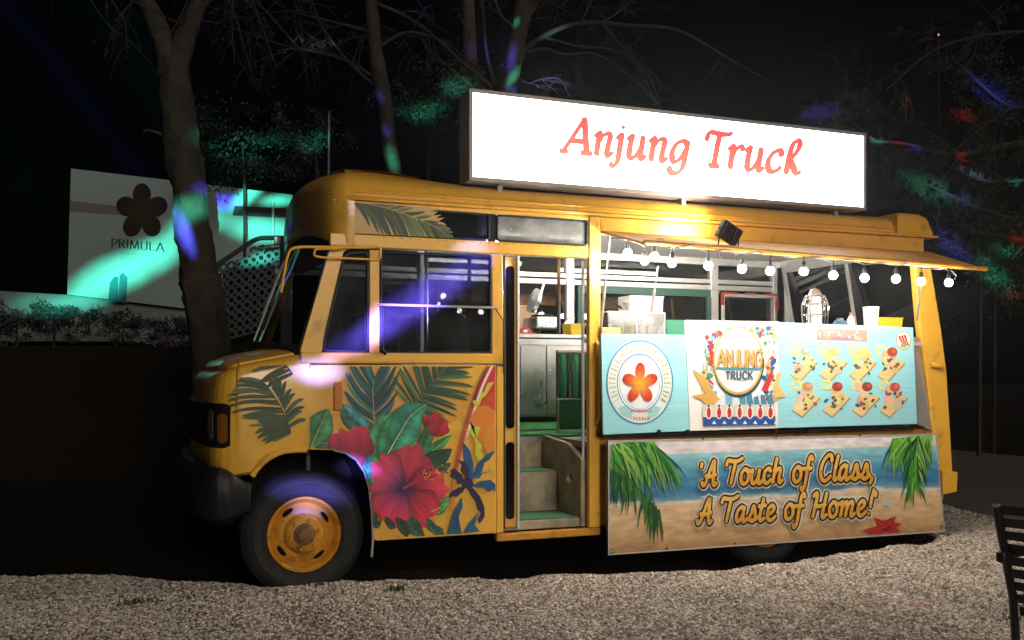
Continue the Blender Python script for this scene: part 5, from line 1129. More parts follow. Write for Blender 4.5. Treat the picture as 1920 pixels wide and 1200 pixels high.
# caged glass canister
cg = thing('wire_basket', 'tall wire basket on the counter above the dessert menu', 'basket'); q = P(1528, 600, .12); z0 = CZ; z1 = P(1528, 552, .12).z; h = z1 - z0; rr_ = [.085, .10, .112, .112, .08]; zz = [z0, z0 + h * .3, z0 + h * .55, z0 + h * .78, z0 + h * .96]
for k in range(12):
    an = 2 * math.pi * k / 12; MB().tube([(q.x + r_ * math.cos(an), .12 + r_ * math.sin(an), z_) for r_, z_ in zip(rr_, zz)], .004, 5).build('wire', M_CHR, cg, smooth=True)
for r_, z_ in list(zip(rr_, zz)): MB().tube([(q.x + r_ * math.cos(2 * math.pi * k / 24), .12 + r_ * math.sin(2 * math.pi * k / 24), z_) for k in range(25)], .005, 5).build('hoop', M_CHR, cg, smooth=True)
cn = thing('glass_canister', 'round glass canister standing inside the wire basket', 'canister')
MB().lathe([(.0005, z0 + .006), (.055, z0 + .006), (.058, z0 + h * .3), (.06, z0 + h * .7), (.05, z0 + h * .85)], c=(q.x, .12, 0), n=20).build('body', M_WHITE, cn, smooth=True); MB().lathe([(.062, z0 + h * .86), (.06, z0 + h * .98), (.035, z0 + h * 1.10), (.0005, z0 + h * 1.14)], c=(q.x, .12, 0), n=20).build('lid', M_STEEL, cn, smooth=True)
bwl = thing('blue_bowl', 'dark blue bowl lying upside down on the counter', 'bowl'); q = P(1575, 605, .08); zb = P(1575, 599, .08).z
M_BLUE = mat('blue_ceramic', (.05, .12, .17), .3)
MB().lathe([(.075, zb - .09), (.07, zb - .05), (.045, zb - .01), (.0005, zb)], c=(q.x, .08, 0), n=20).build('bowl', M_BLUE, bwl, smooth=True); MB().lathe([(.03, zb - .004), (.028, zb + .012), (.022, zb + .012)], c=(q.x, .08, 0), n=16).build('foot_ring', M_BLUE, bwl, smooth=True)
hn = thing('hen_ornament', 'small white and orange hen ornament on the counter', 'ornament'); q = P(1595, 600, .06); zt = P(1595, 590, .06).z
MB().lathe([(.0005, CZ), (.03, CZ), (.036, zt - .08), (.03, zt - .04), (.018, zt - .015), (.0005, zt)], c=(q.x, .06, 0), n=14).build('body', M_WHITE, hn, smooth=True)
M_ORG = mat('orange_glaze', (.6, .2, .05), .4); MB().slab([(q.x - .012, zt - .01), (q.x + .012, zt - .01), (q.x + .016, zt + .02), (q.x, zt + .008), (q.x - .012, zt + .02)], .055, .065).build('comb', M_ORG, hn); MB().slab([(q.x + .025, zt - .07), (q.x + .055, zt - .02), (q.x + .05, zt - .08)], .055, .066).build('tail', M_ORG, hn)
cp = thing('paper_cup', 'tall white cup stack on the counter near the yellow box', 'cup'); q = P(1633, 605, .10); zt = P(1633, 576, .10).z
MB().lathe([(.0005, CZ), (.05, CZ), (.068, zt), (.064, zt), (.048, CZ + .01)], c=(q.x, .10, 0), n=24).build('cup', M_WHITE, cp, smooth=True); MB().lathe([(.071, zt - .01), (.072, zt), (.067, zt + .003)], c=(q.x, .10, 0), n=24).build('rim', M_WHITE, cp, smooth=True)
tub('yellow_box', 'yellow plastic box at the rear end of the serving counter', 'box', cnt(1648, 596, 1693, 612, .05, .14), M_YTUB)

# ================================================================== garden chair at the picture's edge
gc = thing('garden_chair', 'black slatted metal garden chair standing on the gravel', 'chair')
M_CHAIR = mat('black_metal', (.008, .008, .009), .4, var=.3, bump=.05)
A = PD(1868, 948, 4.34); wdir = (RT * .60 - FW * .80).normalized(); face = Vector((-wdir.y, wdir.x, 0)); 
if face.dot(RT) < 0: face = -face
lean = -face * .30
def cp_(w, z, f=0.):      # point of the back: w across, z height, f forward
    return Vector((A.x, A.y, 0)) + wdir * w + face * (f + .36 * (A.z - z)) + Vector((0, 0, z))
Wc = .50
for w in (0, Wc): MB().tube([cp_(w, A.z), cp_(w, .42), cp_(w, .0, -.10)], .019, 8).build('rear_leg', M_CHAIR, gc, smooth=True)
for k in range(9):
    z = A.z - .015 - k * .058; mbb = MB(); v = []
    for w in (.02, Wc - .02):
        for dz in (-.021, .021):
            for f in (-.006, .006): v.append(tuple(cp_(w, z + dz, f)))
    mbb.add(v, [(0, 1, 3, 2), (4, 6, 7, 5), (0, 4, 5, 1), (2, 3, 7, 6), (0, 2, 6, 4), (1, 5, 7, 3)]); mbb.build('back_slat', M_CHAIR, gc, bevel=.003)
sb_ = cp_(0, .42)
for k in range(7):
    mbb = MB(); f0 = .02 + k * .064; b0 = sb_ + face * f0; v = []
    for w in (0, Wc):
        for f in (0, .05):
            for dz in (-.008, .008): v.append(tuple(b0 + wdir * w + face * f + Vector((0, 0, dz))))
    mbb.add(v, [(0, 1, 3, 2), (4, 6, 7, 5), (0, 4, 5, 1), (2, 3, 7, 6), (0, 2, 6, 4), (1, 5, 7, 3)]); mbb.build('seat_slat', M_CHAIR, gc, bevel=.003)
for w in (0, Wc):
    t0 = sb_ + wdir * w + face * .47; MB().tube([t0, t0 + face * .05 + Vector((0, 0, -.42))], .017, 8).build('front_leg', M_CHAIR, gc, smooth=True)
    r0 = cp_(w, .615, -.035); MB().tube(spline([r0, r0 + face * .2 + Vector((0, 0, -.005)), t0 + face * .03 + Vector((0, 0, .17)), t0 + face * .04], 5), .014, 8).build('armrest', M_CHAIR, gc, smooth=True)
    MB().lathe([(.0005, -.03), (.022, -.02), (.024, .0), (.022, .02), (.0005, .03)], c=tuple(r0), n=12).build('arm_bolt', M_CHAIR, gc, smooth=True)

# ================================================================== weeds and small coloured pieces on the gravel
M_WEED = mat('weed_leaf', (.035, .06, .018), .7, var=.4, scale=30)
rg = random.Random(101)
for k, (px, py, rx, nb) in enumerate([(255, 1133, .16, 46), (600, 1101, .07, 26), (745, 1108, .11, 44), (1900, 1163, .10, 40), (352, 1122, .05, 14)]):
    c = G(px, py, .012); mbb = MB()
    for j in range(nb):
        a0 = rg.uniform(0, 6.28); r0 = rg.uniform(0, rx) * .8; b0 = c + Vector((math.cos(a0) * r0, math.sin(a0) * r0 * .4, 0)); a1 = rg.uniform(0, 6.28); ln = rg.uniform(.015, .05); w = Vector((-math.sin(a1), math.cos(a1), 0)) * rg.uniform(.003, .006)
        e1 = b0 + Vector((math.cos(a1) * ln * .5, math.sin(a1) * ln * .5, ln * .7)); e2 = b0 + Vector((math.cos(a1) * ln, math.sin(a1) * ln, ln * .5))
        mbb.add([b0 - w * .5, b0 + w * .5, e1 + w, e1 - w, e2], [(0, 1, 2, 3), (3, 2, 4)])
    tag(mbb.build('weed_tuft', M_WEED), ['wide flat weed tuft in the gravel before the bumper', 'small weed tuft in the gravel under the front wheel', 'weed tuft in the gravel below the red flower artwork', 'weed tuft in the gravel beside the chair leg', 'thin weed sprig in the gravel between the bumper and the edge'][k], 'weed', 'weeds in the gravel')
M_STRIP = mat('orange_leaf', (.62, .30, .05), .6); M_PINK = mat('pink_petal', (.75, .12, .14), .5)  # for the thin flat orange strips and the small pink disc
for k, (px, py, px2, py2) in enumerate([(1617, 1125, 1673, 1128), (1724, 1104, 1746, 1109), (1746, 1094, 1774, 1096), (1585, 1107, 1606, 1112)]):
    p0, p1 = G(px, py, .022), G(px2, py2, .022); d = (p1 - p0); nrm = Vector((-d.y, d.x, 0)).normalized() * .010; mbb = MB(); L_ = []; 
    for j in range(7):
        u = j / 6; q = p0.lerp(p1, u) + Vector((0, 0, .006 * math.sin(u * 6))); s_ = math.sin(math.pi * (u * .9 + .05)); L_.append([q + nrm * s_, q + Vector((0, 0, .003)), q - nrm * s_])
    mbb.loft(L_, closed=False); tag(mbb.build('dry_leaf', M_STRIP), ['longest orange leaf blade lying on the gravel below the starfish', 'short orange leaf blade on the gravel above the pink petal', 'orange leaf blade on the gravel nearest the truck and chair', 'small orange leaf blade leftmost on the gravel'][k], 'leaf', 'orange leaf litter')
q = G(1720, 1134, .022); mbb = MB(); mbb.loft([[(q.x + r_ * math.cos(2 * math.pi * k / 12), q.y + r_ * .9 * math.sin(2 * math.pi * k / 12), q.z + h_) for k in range(12)] for r_, h_ in ((.024, .004), (.016, .008), (.004, .005))], cap1=True); tag(mbb.build('pink_petal', M_PINK), 'round pink petal lying on the open gravel', 'petal')

# ================================================================== behind the truck
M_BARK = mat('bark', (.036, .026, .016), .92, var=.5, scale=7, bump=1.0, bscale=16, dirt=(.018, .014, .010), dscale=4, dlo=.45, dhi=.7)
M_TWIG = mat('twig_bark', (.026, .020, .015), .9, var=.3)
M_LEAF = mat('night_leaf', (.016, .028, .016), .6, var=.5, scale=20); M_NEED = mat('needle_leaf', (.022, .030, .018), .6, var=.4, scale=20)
from mathutils import noise
def roughen(mb, amp, fq):
    mb.v = [tuple(Vector(v) + noise.noise_vector(Vector((v[0] * fq, v[1] * fq, v[2] * fq * .35))) * amp + noise.noise_vector(Vector((v[0] * fq * 3.1, v[1] * fq * 3.1, v[2] * fq))) * amp * .5) for v in mb.v]; return mb
def limb(mb, pts, dep, w0, w1, n=10, seg=5, jit=0., rg=random):
    sp = spline([PD(p[0], p[1], dep + (p[2] if len(p) > 2 else 0)) for p in pts], seg); m = len(sp); rr = []
    for i in range(m):
        u = i / (m - 1); rr.append((w0 + (w1 - w0) * u) * .5 / F * dep * (1 + rg.uniform(-jit, jit)))
    mb.tube(sp, rr, n); return sp
def twigs(mb, sp, n, ln, rg, r=.006, gravity=-.25, sub=2, spread=1.0, lo=.1):
    ends = []
    for k in range(n):
        i = int((lo + (1 - lo) * rg.random()) * (len(sp) - 1)); p = Vector(sp[i]); d = Vector((rg.gauss(0, 1), rg.gauss(0, .7), rg.gauss(0, .8))).normalized()
        t = (Vector(sp[min(i + 1, len(sp) - 1)]) - Vector(sp[max(i - 1, 0)])).normalized(); d = (d * spread + t * .8).normalized(); L_ = ln * rg.uniform(.4, 1.2); pts = [p]
        for j in range(6):
            d = (d + Vector((rg.gauss(0, .16), rg.gauss(0, .16), gravity * .22 + rg.gauss(0, .12)))).normalized(); pts.append(pts[-1] + d * L_ / 6)
        mb.tube(pts, r, 4, cap=False, r2=r * .3); ends.append(pts)
        if sub > 0: ends += twigs(mb, pts, 3, ln * .5, rg, r * .6, gravity * 1.4, sub - 1, spread, .3)
    return ends
def needles(mb, paths, per, ln, rg):
    for pts in paths:
        for k in range(per):
            i = rg.randrange(2, len(pts)); p = Vector(pts[i]); d = Vector((rg.gauss(0, 1), rg.gauss(0, 1), rg.gauss(0, 1) - .5)).normalized() * ln * rg.uniform(.5, 1.2); w = d.cross(Vector((rg.random(), rg.random(), rg.random()))).normalized() * .004
            mb.add([p - w, p + w, p + d], [(0, 1, 2)])
def foot(px, py, dep):    # carry a trunk down to the ground below a picture point
    q = PD(px, py, dep); return (px, HY + (CAM.z - ground_z(q.x) + .1) * F / dep)
# big forked tree on the left
rg = random.Random(201); t1 = thing('forked_tree', 'thick forked tree trunk standing before the flower billboard', 'tree')
mb = MB(); limb(mb, [foot(402, 660, 11.5), (392, 640), (366, 470), (346, 300), (334, 190), (328, 110)], 11.5, 80, 52, 26, 26, .03, rg)
s1 = limb(mb, [(326, 150), (300, 60), (262, -20), (220, -110), (190, -240)], 11.5, 42, 22, 16, 14, .03, rg); s2 = limb(mb, [(330, 140), (352, 60), (378, -10), (400, -110), (430, -240)], 11.5, 40, 20, 16, 14, .03, rg)
limb(mb, [(312, 250), (290, 249), (268, 251)], 11.5, 7, 5, 6, 3)
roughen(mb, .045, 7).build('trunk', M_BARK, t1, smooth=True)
mb = MB(); e = twigs(mb, s1, 9, 2.0, rg, .012); e += twigs(mb, s2, 12, 2.0, rg, .012); 
hang = []
for (x0, y0, x1, y1) in ((400, -60, 470, 130), (405, -60, 500, 60), (440, -80, 520, 130), (450, -60, 440, 120), (300, -40, 215, 40), (420, -50, 560, 90)):
    hang.append(limb(mb, [(x0, y0), ((x0 + x1) / 2 + rg.uniform(-15, 5), (y0 + y1) / 2 - 10), (x1, y1)], 11.5, 5, 1.5, 5, 6))
for h in hang: e += twigs(mb, h, 5, .6, rg, .005, -.5, 1)
mb.build('branch', M_TWIG, t1); mb = MB(); needles(mb, e, 4, .07, rg); mb.build('crown', M_NEED, t1)
# slim leaning tree
t2 = thing('slim_tree', 'slim leaning tree trunk rising behind the cab roof', 'tree'); mb = MB(); rg = random.Random(202)
s1 = limb(mb, [foot(768, 640, 16), (752, 450), (738, 320), (718, 180), (700, 60), (690, -60), (680, -200)], 16, 34, 22, 18, 18, .03, rg); roughen(mb, .03, 7).build('trunk', M_BARK, t2, smooth=True)
mb = MB(); e = []
for pts in ([(712, 150), (640, 110), (560, 92), (520, 95)], [(700, 60), (620, 40), (540, 20)], [(716, 170), (668, 130), (610, 60), (580, -10)], [(690, 0), (760, 30), (830, 80), (890, 140)], [(706, 90), (770, 60), (850, 90), (900, 150)]):
    h = limb(mb, pts, 16, 7, 2, 6, 7, .1, rg); e += twigs(mb, h, 6, 1.0, rg, .008, -.4, 1)
mb.build('branch', M_TWIG, t2); mb = MB(); needles(mb, e, 5, .08, rg); mb.build('crown', M_NEED, t2)
# tree behind the sign with a long arching branch
t3 = thing('arching_tree', 'bare tree behind the box sign with a long arching branch', 'tree'); mb = MB(); rg = random.Random(203)
limb(mb, [foot(930, 600, 13.5), (938, 380), (950, 210), (960, 130), (974, 50), (988, -20), (1000, -160)], 13.5, 40, 30, 18, 18, .03, rg); roughen(mb, .03, 7).build('trunk', M_BARK, t3, smooth=True)
mb = MB(); e = []
arcs = [([(978, 98), (1010, 74), (1060, 50), (1110, 42), (1180, 48), (1260, 54), (1320, 82), (1380, 118), (1440, 150)], 11, 3), ([(976, 100), (1020, 92), (1060, 102), (1110, 100), (1150, 120), (1190, 150), (1230, 190)], 7, 2), ([(1020, 70), (1090, 88), (1140, 92), (1180, 108), (1215, 140), (1240, 200)], 5, 1.5),
        ([(975, 60), (1000, 20), (1030, -30)], 8, 3), ([(1090, 44), (1100, 20), (1120, -20)], 5, 2), ([(1130, 42), (1170, 15), (1200, -15)], 5, 2), ([(1130, 46), (1160, 80), (1200, 130), (1240, 210)], 5, 1.5), ([(960, 140), (990, 156), (1010, 150), (1048, 148), (1068, 180)], 5, 2),
        ([(964, 50), (940, 30), (925, -10)], 7, 3), ([(950, 175), (925, 150), (910, 80), (905, 0), (900, -40)], 8, 5), ([(925, 165), (860, 110), (800, 55), (760, 30)], 7, 2.5), ([(935, 200), (870, 150), (800, 88)], 5, 2)]
for pts, a0, a1 in arcs:
    h = limb(mb, pts, 13.5, a0, a1, 6, 7, .12, rg); e += twigs(mb, h, 7, .75, rg, .0065, -.45, 1)
mb.build('branch', M_TWIG, t3); mb = MB(); needles(mb, e, 3, .07, rg); mb.build('crown', M_NEED, t3)
# faint tree deeper in the dark
t4 = thing('distant_tree', 'dim tree trunk far behind the sign, left of the arching tree', 'tree'); mb = MB(); rg = random.Random(204)
s1 = limb(mb, [foot(892, 620, 21), (888, 400), (884, 180), (880, 60), (876, -60), (874, -160)], 21, 30, 22, 10, 5, .05, rg); mb.build('trunk', mat('dark_bark', (.05, .035, .022), .9, var=.3, bump=.5), t4, smooth=True)
mb = MB(); e = twigs(mb, s1[18:], 10, 2.0, rg, .012, -.2, 1); mb.build('branch', M_TWIG, t4); mb = MB(); needles(mb, e, 4, .09, rg); mb.build('crown', M_NEED, t4)
# tree reaching in from the right
t5 = thing('spreading_tree', 'tree with drooping feathery branches reaching in behind the truck tail', 'tree'); mb = MB(); rg = random.Random(205)
limb(mb, [foot(2240, 700, 15), (2230, 450), (2210, 250), (2180, 60), (2170, -120)], 15, 60, 40, 12, 5, .05, rg); mb.build('trunk', M_BARK, t5, smooth=True)
mb = MB(); e = []
for pts, a0, a1 in (([(2210, 260), (2050, 250), (1900, 270), (1790, 290), (1700, 270), (1630, 264)], 16, 4), ([(2200, 200), (2020, 300), (1900, 340), (1840, 310), (1790, 296)], 10, 2), ([(2050, 300), (1930, 400), (1850, 395), (1770, 360), (1700, 330)], 9, 2), ([(1800, 290), (1760, 340), (1720, 345), (1690, 325)], 6, 2), ([(2200, 120), (2000, 180), (1900, 200), (1820, 140), (1790, 110)], 10, 2), ([(1900, 200), (1840, 240), (1770, 300)], 5, 2), ([(2100, 60), (1900, 60), (1760, 90), (1660, 170)], 8, 2), ([(2190, 300), (2000, 400), (1920, 460), (1880, 520)], 10, 3), ([(2190, 330), (1990, 440), (1860, 440), (1780, 410)], 9, 2), ([(1640, 264), (1600, 230), (1575, 205), (1500, 225)], 5, 2), ([(1572, 240), (1570, 190)], 5, 2), ([(1960, 330), (1870, 340), (1800, 330)], 5, 2)):
    h = limb(mb, pts, 15, a0, a1, 6, 7, .1, rg); e += twigs(mb, h, 13, .85, rg, .007, -.35, 2, 1.0)
mb.build('branch', M_TWIG, t5); mb = MB(); needles(mb, e, 8, .07, rg); mb.build('crown', M_NEED, t5)
# leafy clumps: far trees whose foliage catches the coloured light
def leaves(mb, c, rad, n, size, rg, clumps=14):
    cs = [Vector((rg.gauss(0, .5) * rad[0], rg.gauss(0, .5) * rad[1], rg.gauss(0, .5) * rad[2])) for _ in range(clumps)]
    for k in range(n):
        p = c + rg.choice(cs) + Vector((rg.gauss(0, .16) * rad[0], rg.gauss(0, .16) * rad[1], rg.gauss(0, .16) * rad[2])); d = Vector((rg.gauss(0, 1), rg.gauss(0, 1), rg.gauss(0, 1))).normalized() * size * rg.uniform(.6, 1.3); w = d.cross(Vector((rg.gauss(0, 1), rg.gauss(0, 1), rg.gauss(0, 1)))).normalized() * size * .3
        mb.add([p, p + d * .5 + w, p + d, p + d * .5 - w], [(0, 1, 2, 3)])
for k, (px, py, dep, rx, rz, lab) in enumerate([(455, 275, 18, 1.2, .55, 'dark leafy tree between the forked tree and the thin pole'), (592, 262, 18, .55, .6, 'dark leafy tree crown beside the thin pole over the cab'), (800, 205, 17, .8, .5, 'dark leafy tree left of the box sign'), (860, 165, 15, .3, .3, 'leafy tree crown touching the top corner of the box sign'), (1835, 480, 17, .95, .9, 'dense dark tree right of the truck tail lit in blue and green patches'), (1862, 175, 18, .8, .6, 'dark tree crown high at the right with blue and red light patches')]):
    rg = random.Random(300 + k); t = thing('leafy_tree', lab, 'tree', group='leafy trees in the dark behind the truck'); mb = MB(); limb(mb, [foot(px, 500, dep), (px + 4, 420), (px, py)], dep, 9, 4, 6, 4); mb.build('trunk', M_TWIG, t, smooth=True)
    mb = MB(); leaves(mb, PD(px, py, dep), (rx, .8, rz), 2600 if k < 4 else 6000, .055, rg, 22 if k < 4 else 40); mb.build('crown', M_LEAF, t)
pl_ = thing('thin_pole', 'thin grey pole rising behind the cab roof', 'pole'); mb = MB(); limb(mb, [foot(616, 600, 17), (616, 400), (617, 212)], 17, 5, 4, 8, 3); mb.build('shaft', mat('pole_grey', (.14, .13, .13), .6), pl_, smooth=True); MB().lathe([(.03, 0), (.03, .03), (.0005, .045)], c=tuple(PD(617, 212, 17)), n=10).build('cap', M_BLK, pl_)

# billboard on the bank
BD = 20.0
def onb(px, py, d=0.): return PD(px, py, BD - d)
def bslab(name, pts, d0, d1, m, parent):
    mb = MB(); n = len(pts); v = [onb(*p, d0) for p in pts] + [PD(p[0], p[1], BD) + FW * (-d1) for p in pts]
    mb.add(v, [tuple(range(n)), tuple(range(2 * n - 1, n - 1, -1))] + [(i, i + n, (i + 1) % n + n, (i + 1) % n) for i in range(n)]); return mb.build(name, m, parent)
M_BILL = mat('billboard_vinyl', (.24, .31, .295), .55, var=.08, scale=.6)
bb = thing('flower_billboard', 'large pale billboard with a dark five petal flower emblem', 'billboard')
bslab('panel', [(133, 316), (548, 365), (548, 602), (126, 552)], 0, -.16, M_BILL, bb)
class ArtB(Art):
    def pt(s, p): q = PD(p[0], p[1], BD - .01 - s.k * 2e-4); return tuple(q)
a = ArtB(0); a.poly([(131, 376), (300, 396), (300, 408), (131, 396)], (112, 104, 104)); a.poly([(440, 386), (548, 391), (548, 409), (436, 404)], (60, 44, 40))
a.build('band_print', M_PRINT, bb)
a = ArtB(0); a.k = 10; emblem(a, (266, 397), 58, (50, 48, 20), (38, 6, 16), .40, (.86, .92)); a.build('emblem', M_PRINT, bb)
a = ArtB(0); a.k = 20; st, wd = stroke_set(GC, 'PRIMULA', .12); pen(a, st, lambda p: (209 + p[0] / wd * 99, 463 + p[0] / wd * 9 - p[1] * 22), .055, .022, 0, (26, 40, 44)); a.build('lettering', M_PRINT, bb)
a = ArtB(0); a.k = 20; rg = random.Random(9)
for row, (x0, x1, y) in enumerate(((222, 292, 474), (228, 286, 484))):
    x = x0
    while x < x1: a.poly([(x, y - 2 + (x - x0) * .09), (x + 1, y - 2 + (x - x0) * .09), (x + 1.6, y + 2 + (x - x0) * .09), (x, y + 2 + (x - x0) * .09)], (110, 126, 124)); x += rg.uniform(3, 6)
a.build('small_print', M_PRINT, bb)
a = ArtB(0); a.k = 20
for pts in ([(203, 563), (206, 530), (214, 519), (222, 519), (222, 566)], [(222, 566), (224, 517), (230, 511), (234, 514), (232, 567)], [(232, 567), (234, 517), (239, 519), (237, 568)]): a.poly(pts, (40, 92, 104))
a.build('tower_print', M_PRINT, bb)
mb = MB(); limb(mb, [(512, 378), (512, 450), (513, 520)], BD - .5, 5, 5, 8, 2); mb.build('post', M_ALU, bb, smooth=True)
lw = thing('low_parapet', 'low grey parapet wall running left from the billboard', 'wall'); bslab('wall', [(-260, 530), (128, 553), (420, 590), (420, 640), (-260, 640)], -.17, -.5, mat('parapet_plaster', (.16, .17, .17), .8, var=.15, bump=.2), lw)
mb = MB(); v = []
for px in (-900, 585):
    for py, dep in ((648, 19.9), (652, 18.0), (800, 14.0)):
        q = PD(px, min(py, HY + (CAM.z + .12) * F / dep), dep); v.append((q.x, q.y, q.z if dep > 15 else -.15))
mb.add(v, [(0, 3, 4, 1), (1, 4, 5, 2)]); tag(mb.build('bank_terrain', M_ROAD), None, None, kind='structure')
# hedge shrubs
hs = [(-40, 612), (30, 606), (100, 600), (165, 604), (228, 612), (290, 616), (345, 622), (430, 612), (480, 622), (530, 610)]
labs = ['hedge shrub at the far left under the parapet', 'second hedge shrub from the left under the parapet', 'hedge shrub under the corner of the billboard', 'hedge shrub left of the printed towers', 'hedge shrub below the printed towers', 'hedge shrub below the flower billboard by the forked tree', 'hedge shrub directly behind the forked tree', 'hedge shrub in front of the perforated screen', 'hedge shrub by the windscreen of the truck', 'hedge shrub rightmost beside the windscreen glass']
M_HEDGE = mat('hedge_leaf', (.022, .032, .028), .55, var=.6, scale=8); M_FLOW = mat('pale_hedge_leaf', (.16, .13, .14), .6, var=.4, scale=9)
for k, (px, py) in enumerate(hs):
    rg = random.Random(400 + k); t = thing('hedge_shrub', labs[k], 'shrub', group='shrubs of the hedge on the bank'); c = PD(px, py, 18.0 if px > 400 else 18.4)
    mb = MB(); limb(mb, [(px, 655), (px + 2, 630), (px + 1, py)], 18.5, 5, 3, 6, 3); mb.build('stem', M_TWIG, t)
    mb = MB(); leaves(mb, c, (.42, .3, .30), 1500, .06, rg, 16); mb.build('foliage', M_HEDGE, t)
    if k in (3, 4, 5, 6, 8): mb = MB(); leaves(mb, c + Vector((0, -.25, -.18)), (.34, .2, .12), 260, .06, rg, 8); mb.build('pale_foliage', M_FLOW, t)
# perforated metal screen
ps = thing('perforated_screen', 'dark metal screen with rows of round holes beside the windscreen', 'screen'); D5 = 13.5
mb = MB(); rg = random.Random(5); o0 = Vector((404, 505)); ux = Vector((14.3, -3.6)); uy = Vector((.3, 16.2)); top = lambda x: 497 - (x - 400) * .52 if x < 480 else 455
M_SCR = mat('screen_metal', (.055, .062, .068), .5, metal=.4, var=.2)
for i in range(11):
    for j in range(-4, 9):
        c0 = o0 + ux * i + uy * j; 
        if c0.y < top(c0.x) + 10 or c0.x > 556: continue
        v = []; N8 = 12
        for k in range(N8):
            an = 2 * math.pi * k / N8; cx, cy = math.cos(an), math.sin(an); s = 1 / max(abs(cx), abs(cy)); v.append(PD(*(c0 + ux * (.5 * cx * s) + uy * (.5 * cy * s)), D5))
        for k in range(N8): an = 2 * math.pi * k / N8; v.append(PD(c0.x + 4.3 * math.cos(an), c0.y + 4.3 * math.sin(an), D5))
        for k in range(N8): an = 2 * math.pi * k / N8; v.append(PD(c0.x + 4.3 * math.cos(an), c0.y + 4.3 * math.sin(an), D5) + FW * .03)
        mb.add(v, [(k, (k + 1) % N8, N8 + (k + 1) % N8, N8 + k) for k in range(N8)] + [(N8 + k, N8 + (k + 1) % N8, 2 * N8 + (k + 1) % N8, 2 * N8 + k) for k in range(N8)])
mb.build('sheet', M_SCR, ps)
bp_ = [PD(px, py, D5) + FW * .25 for px, py in ((408, 508), (480, 462), (552, 456), (552, 660), (412, 660))]; MB().add(bp_, [(0, 1, 2, 3, 4)]).build('backing', M_DARK, ps)  # dark plate added behind the sheet to make the holes read dark
mb = MB(); limb(mb, [(398, 503), (440, 475), (478, 450), (505, 446), (560, 447)], D5, 9, 9, 8, 4); mb.build('top_rail', M_SCR, ps, smooth=True)
mb = MB(); limb(mb, [(404, 500), (410, 650), foot(412, 700, D5)], D5, 6, 6, 8, 3); limb(mb, [(548, 448), (550, 650), foot(552, 700, D5)], D5, 6, 6, 8, 3); mb.build('post', M_SCR, ps, smooth=True)
# red lamp far away in the sky
rl = thing('mast_lamp', 'tiny red warning lamp high in the dark sky', 'lamp'); q = PD(1760, 65, 60.0); MB().lathe([(.0005, -.05), (.05, 0), (.0005, .05)], c=tuple(q), n=8).build('lens', mat('red_lamp', (.5, .02, .02), .4, emit=(1, .05, .02), estr=6.), rl)
MB().tube([q + Vector((0, 0, -.05)), Vector((q.x, q.y, -.3))], .05, 6).build('mast', M_DARK, rl)

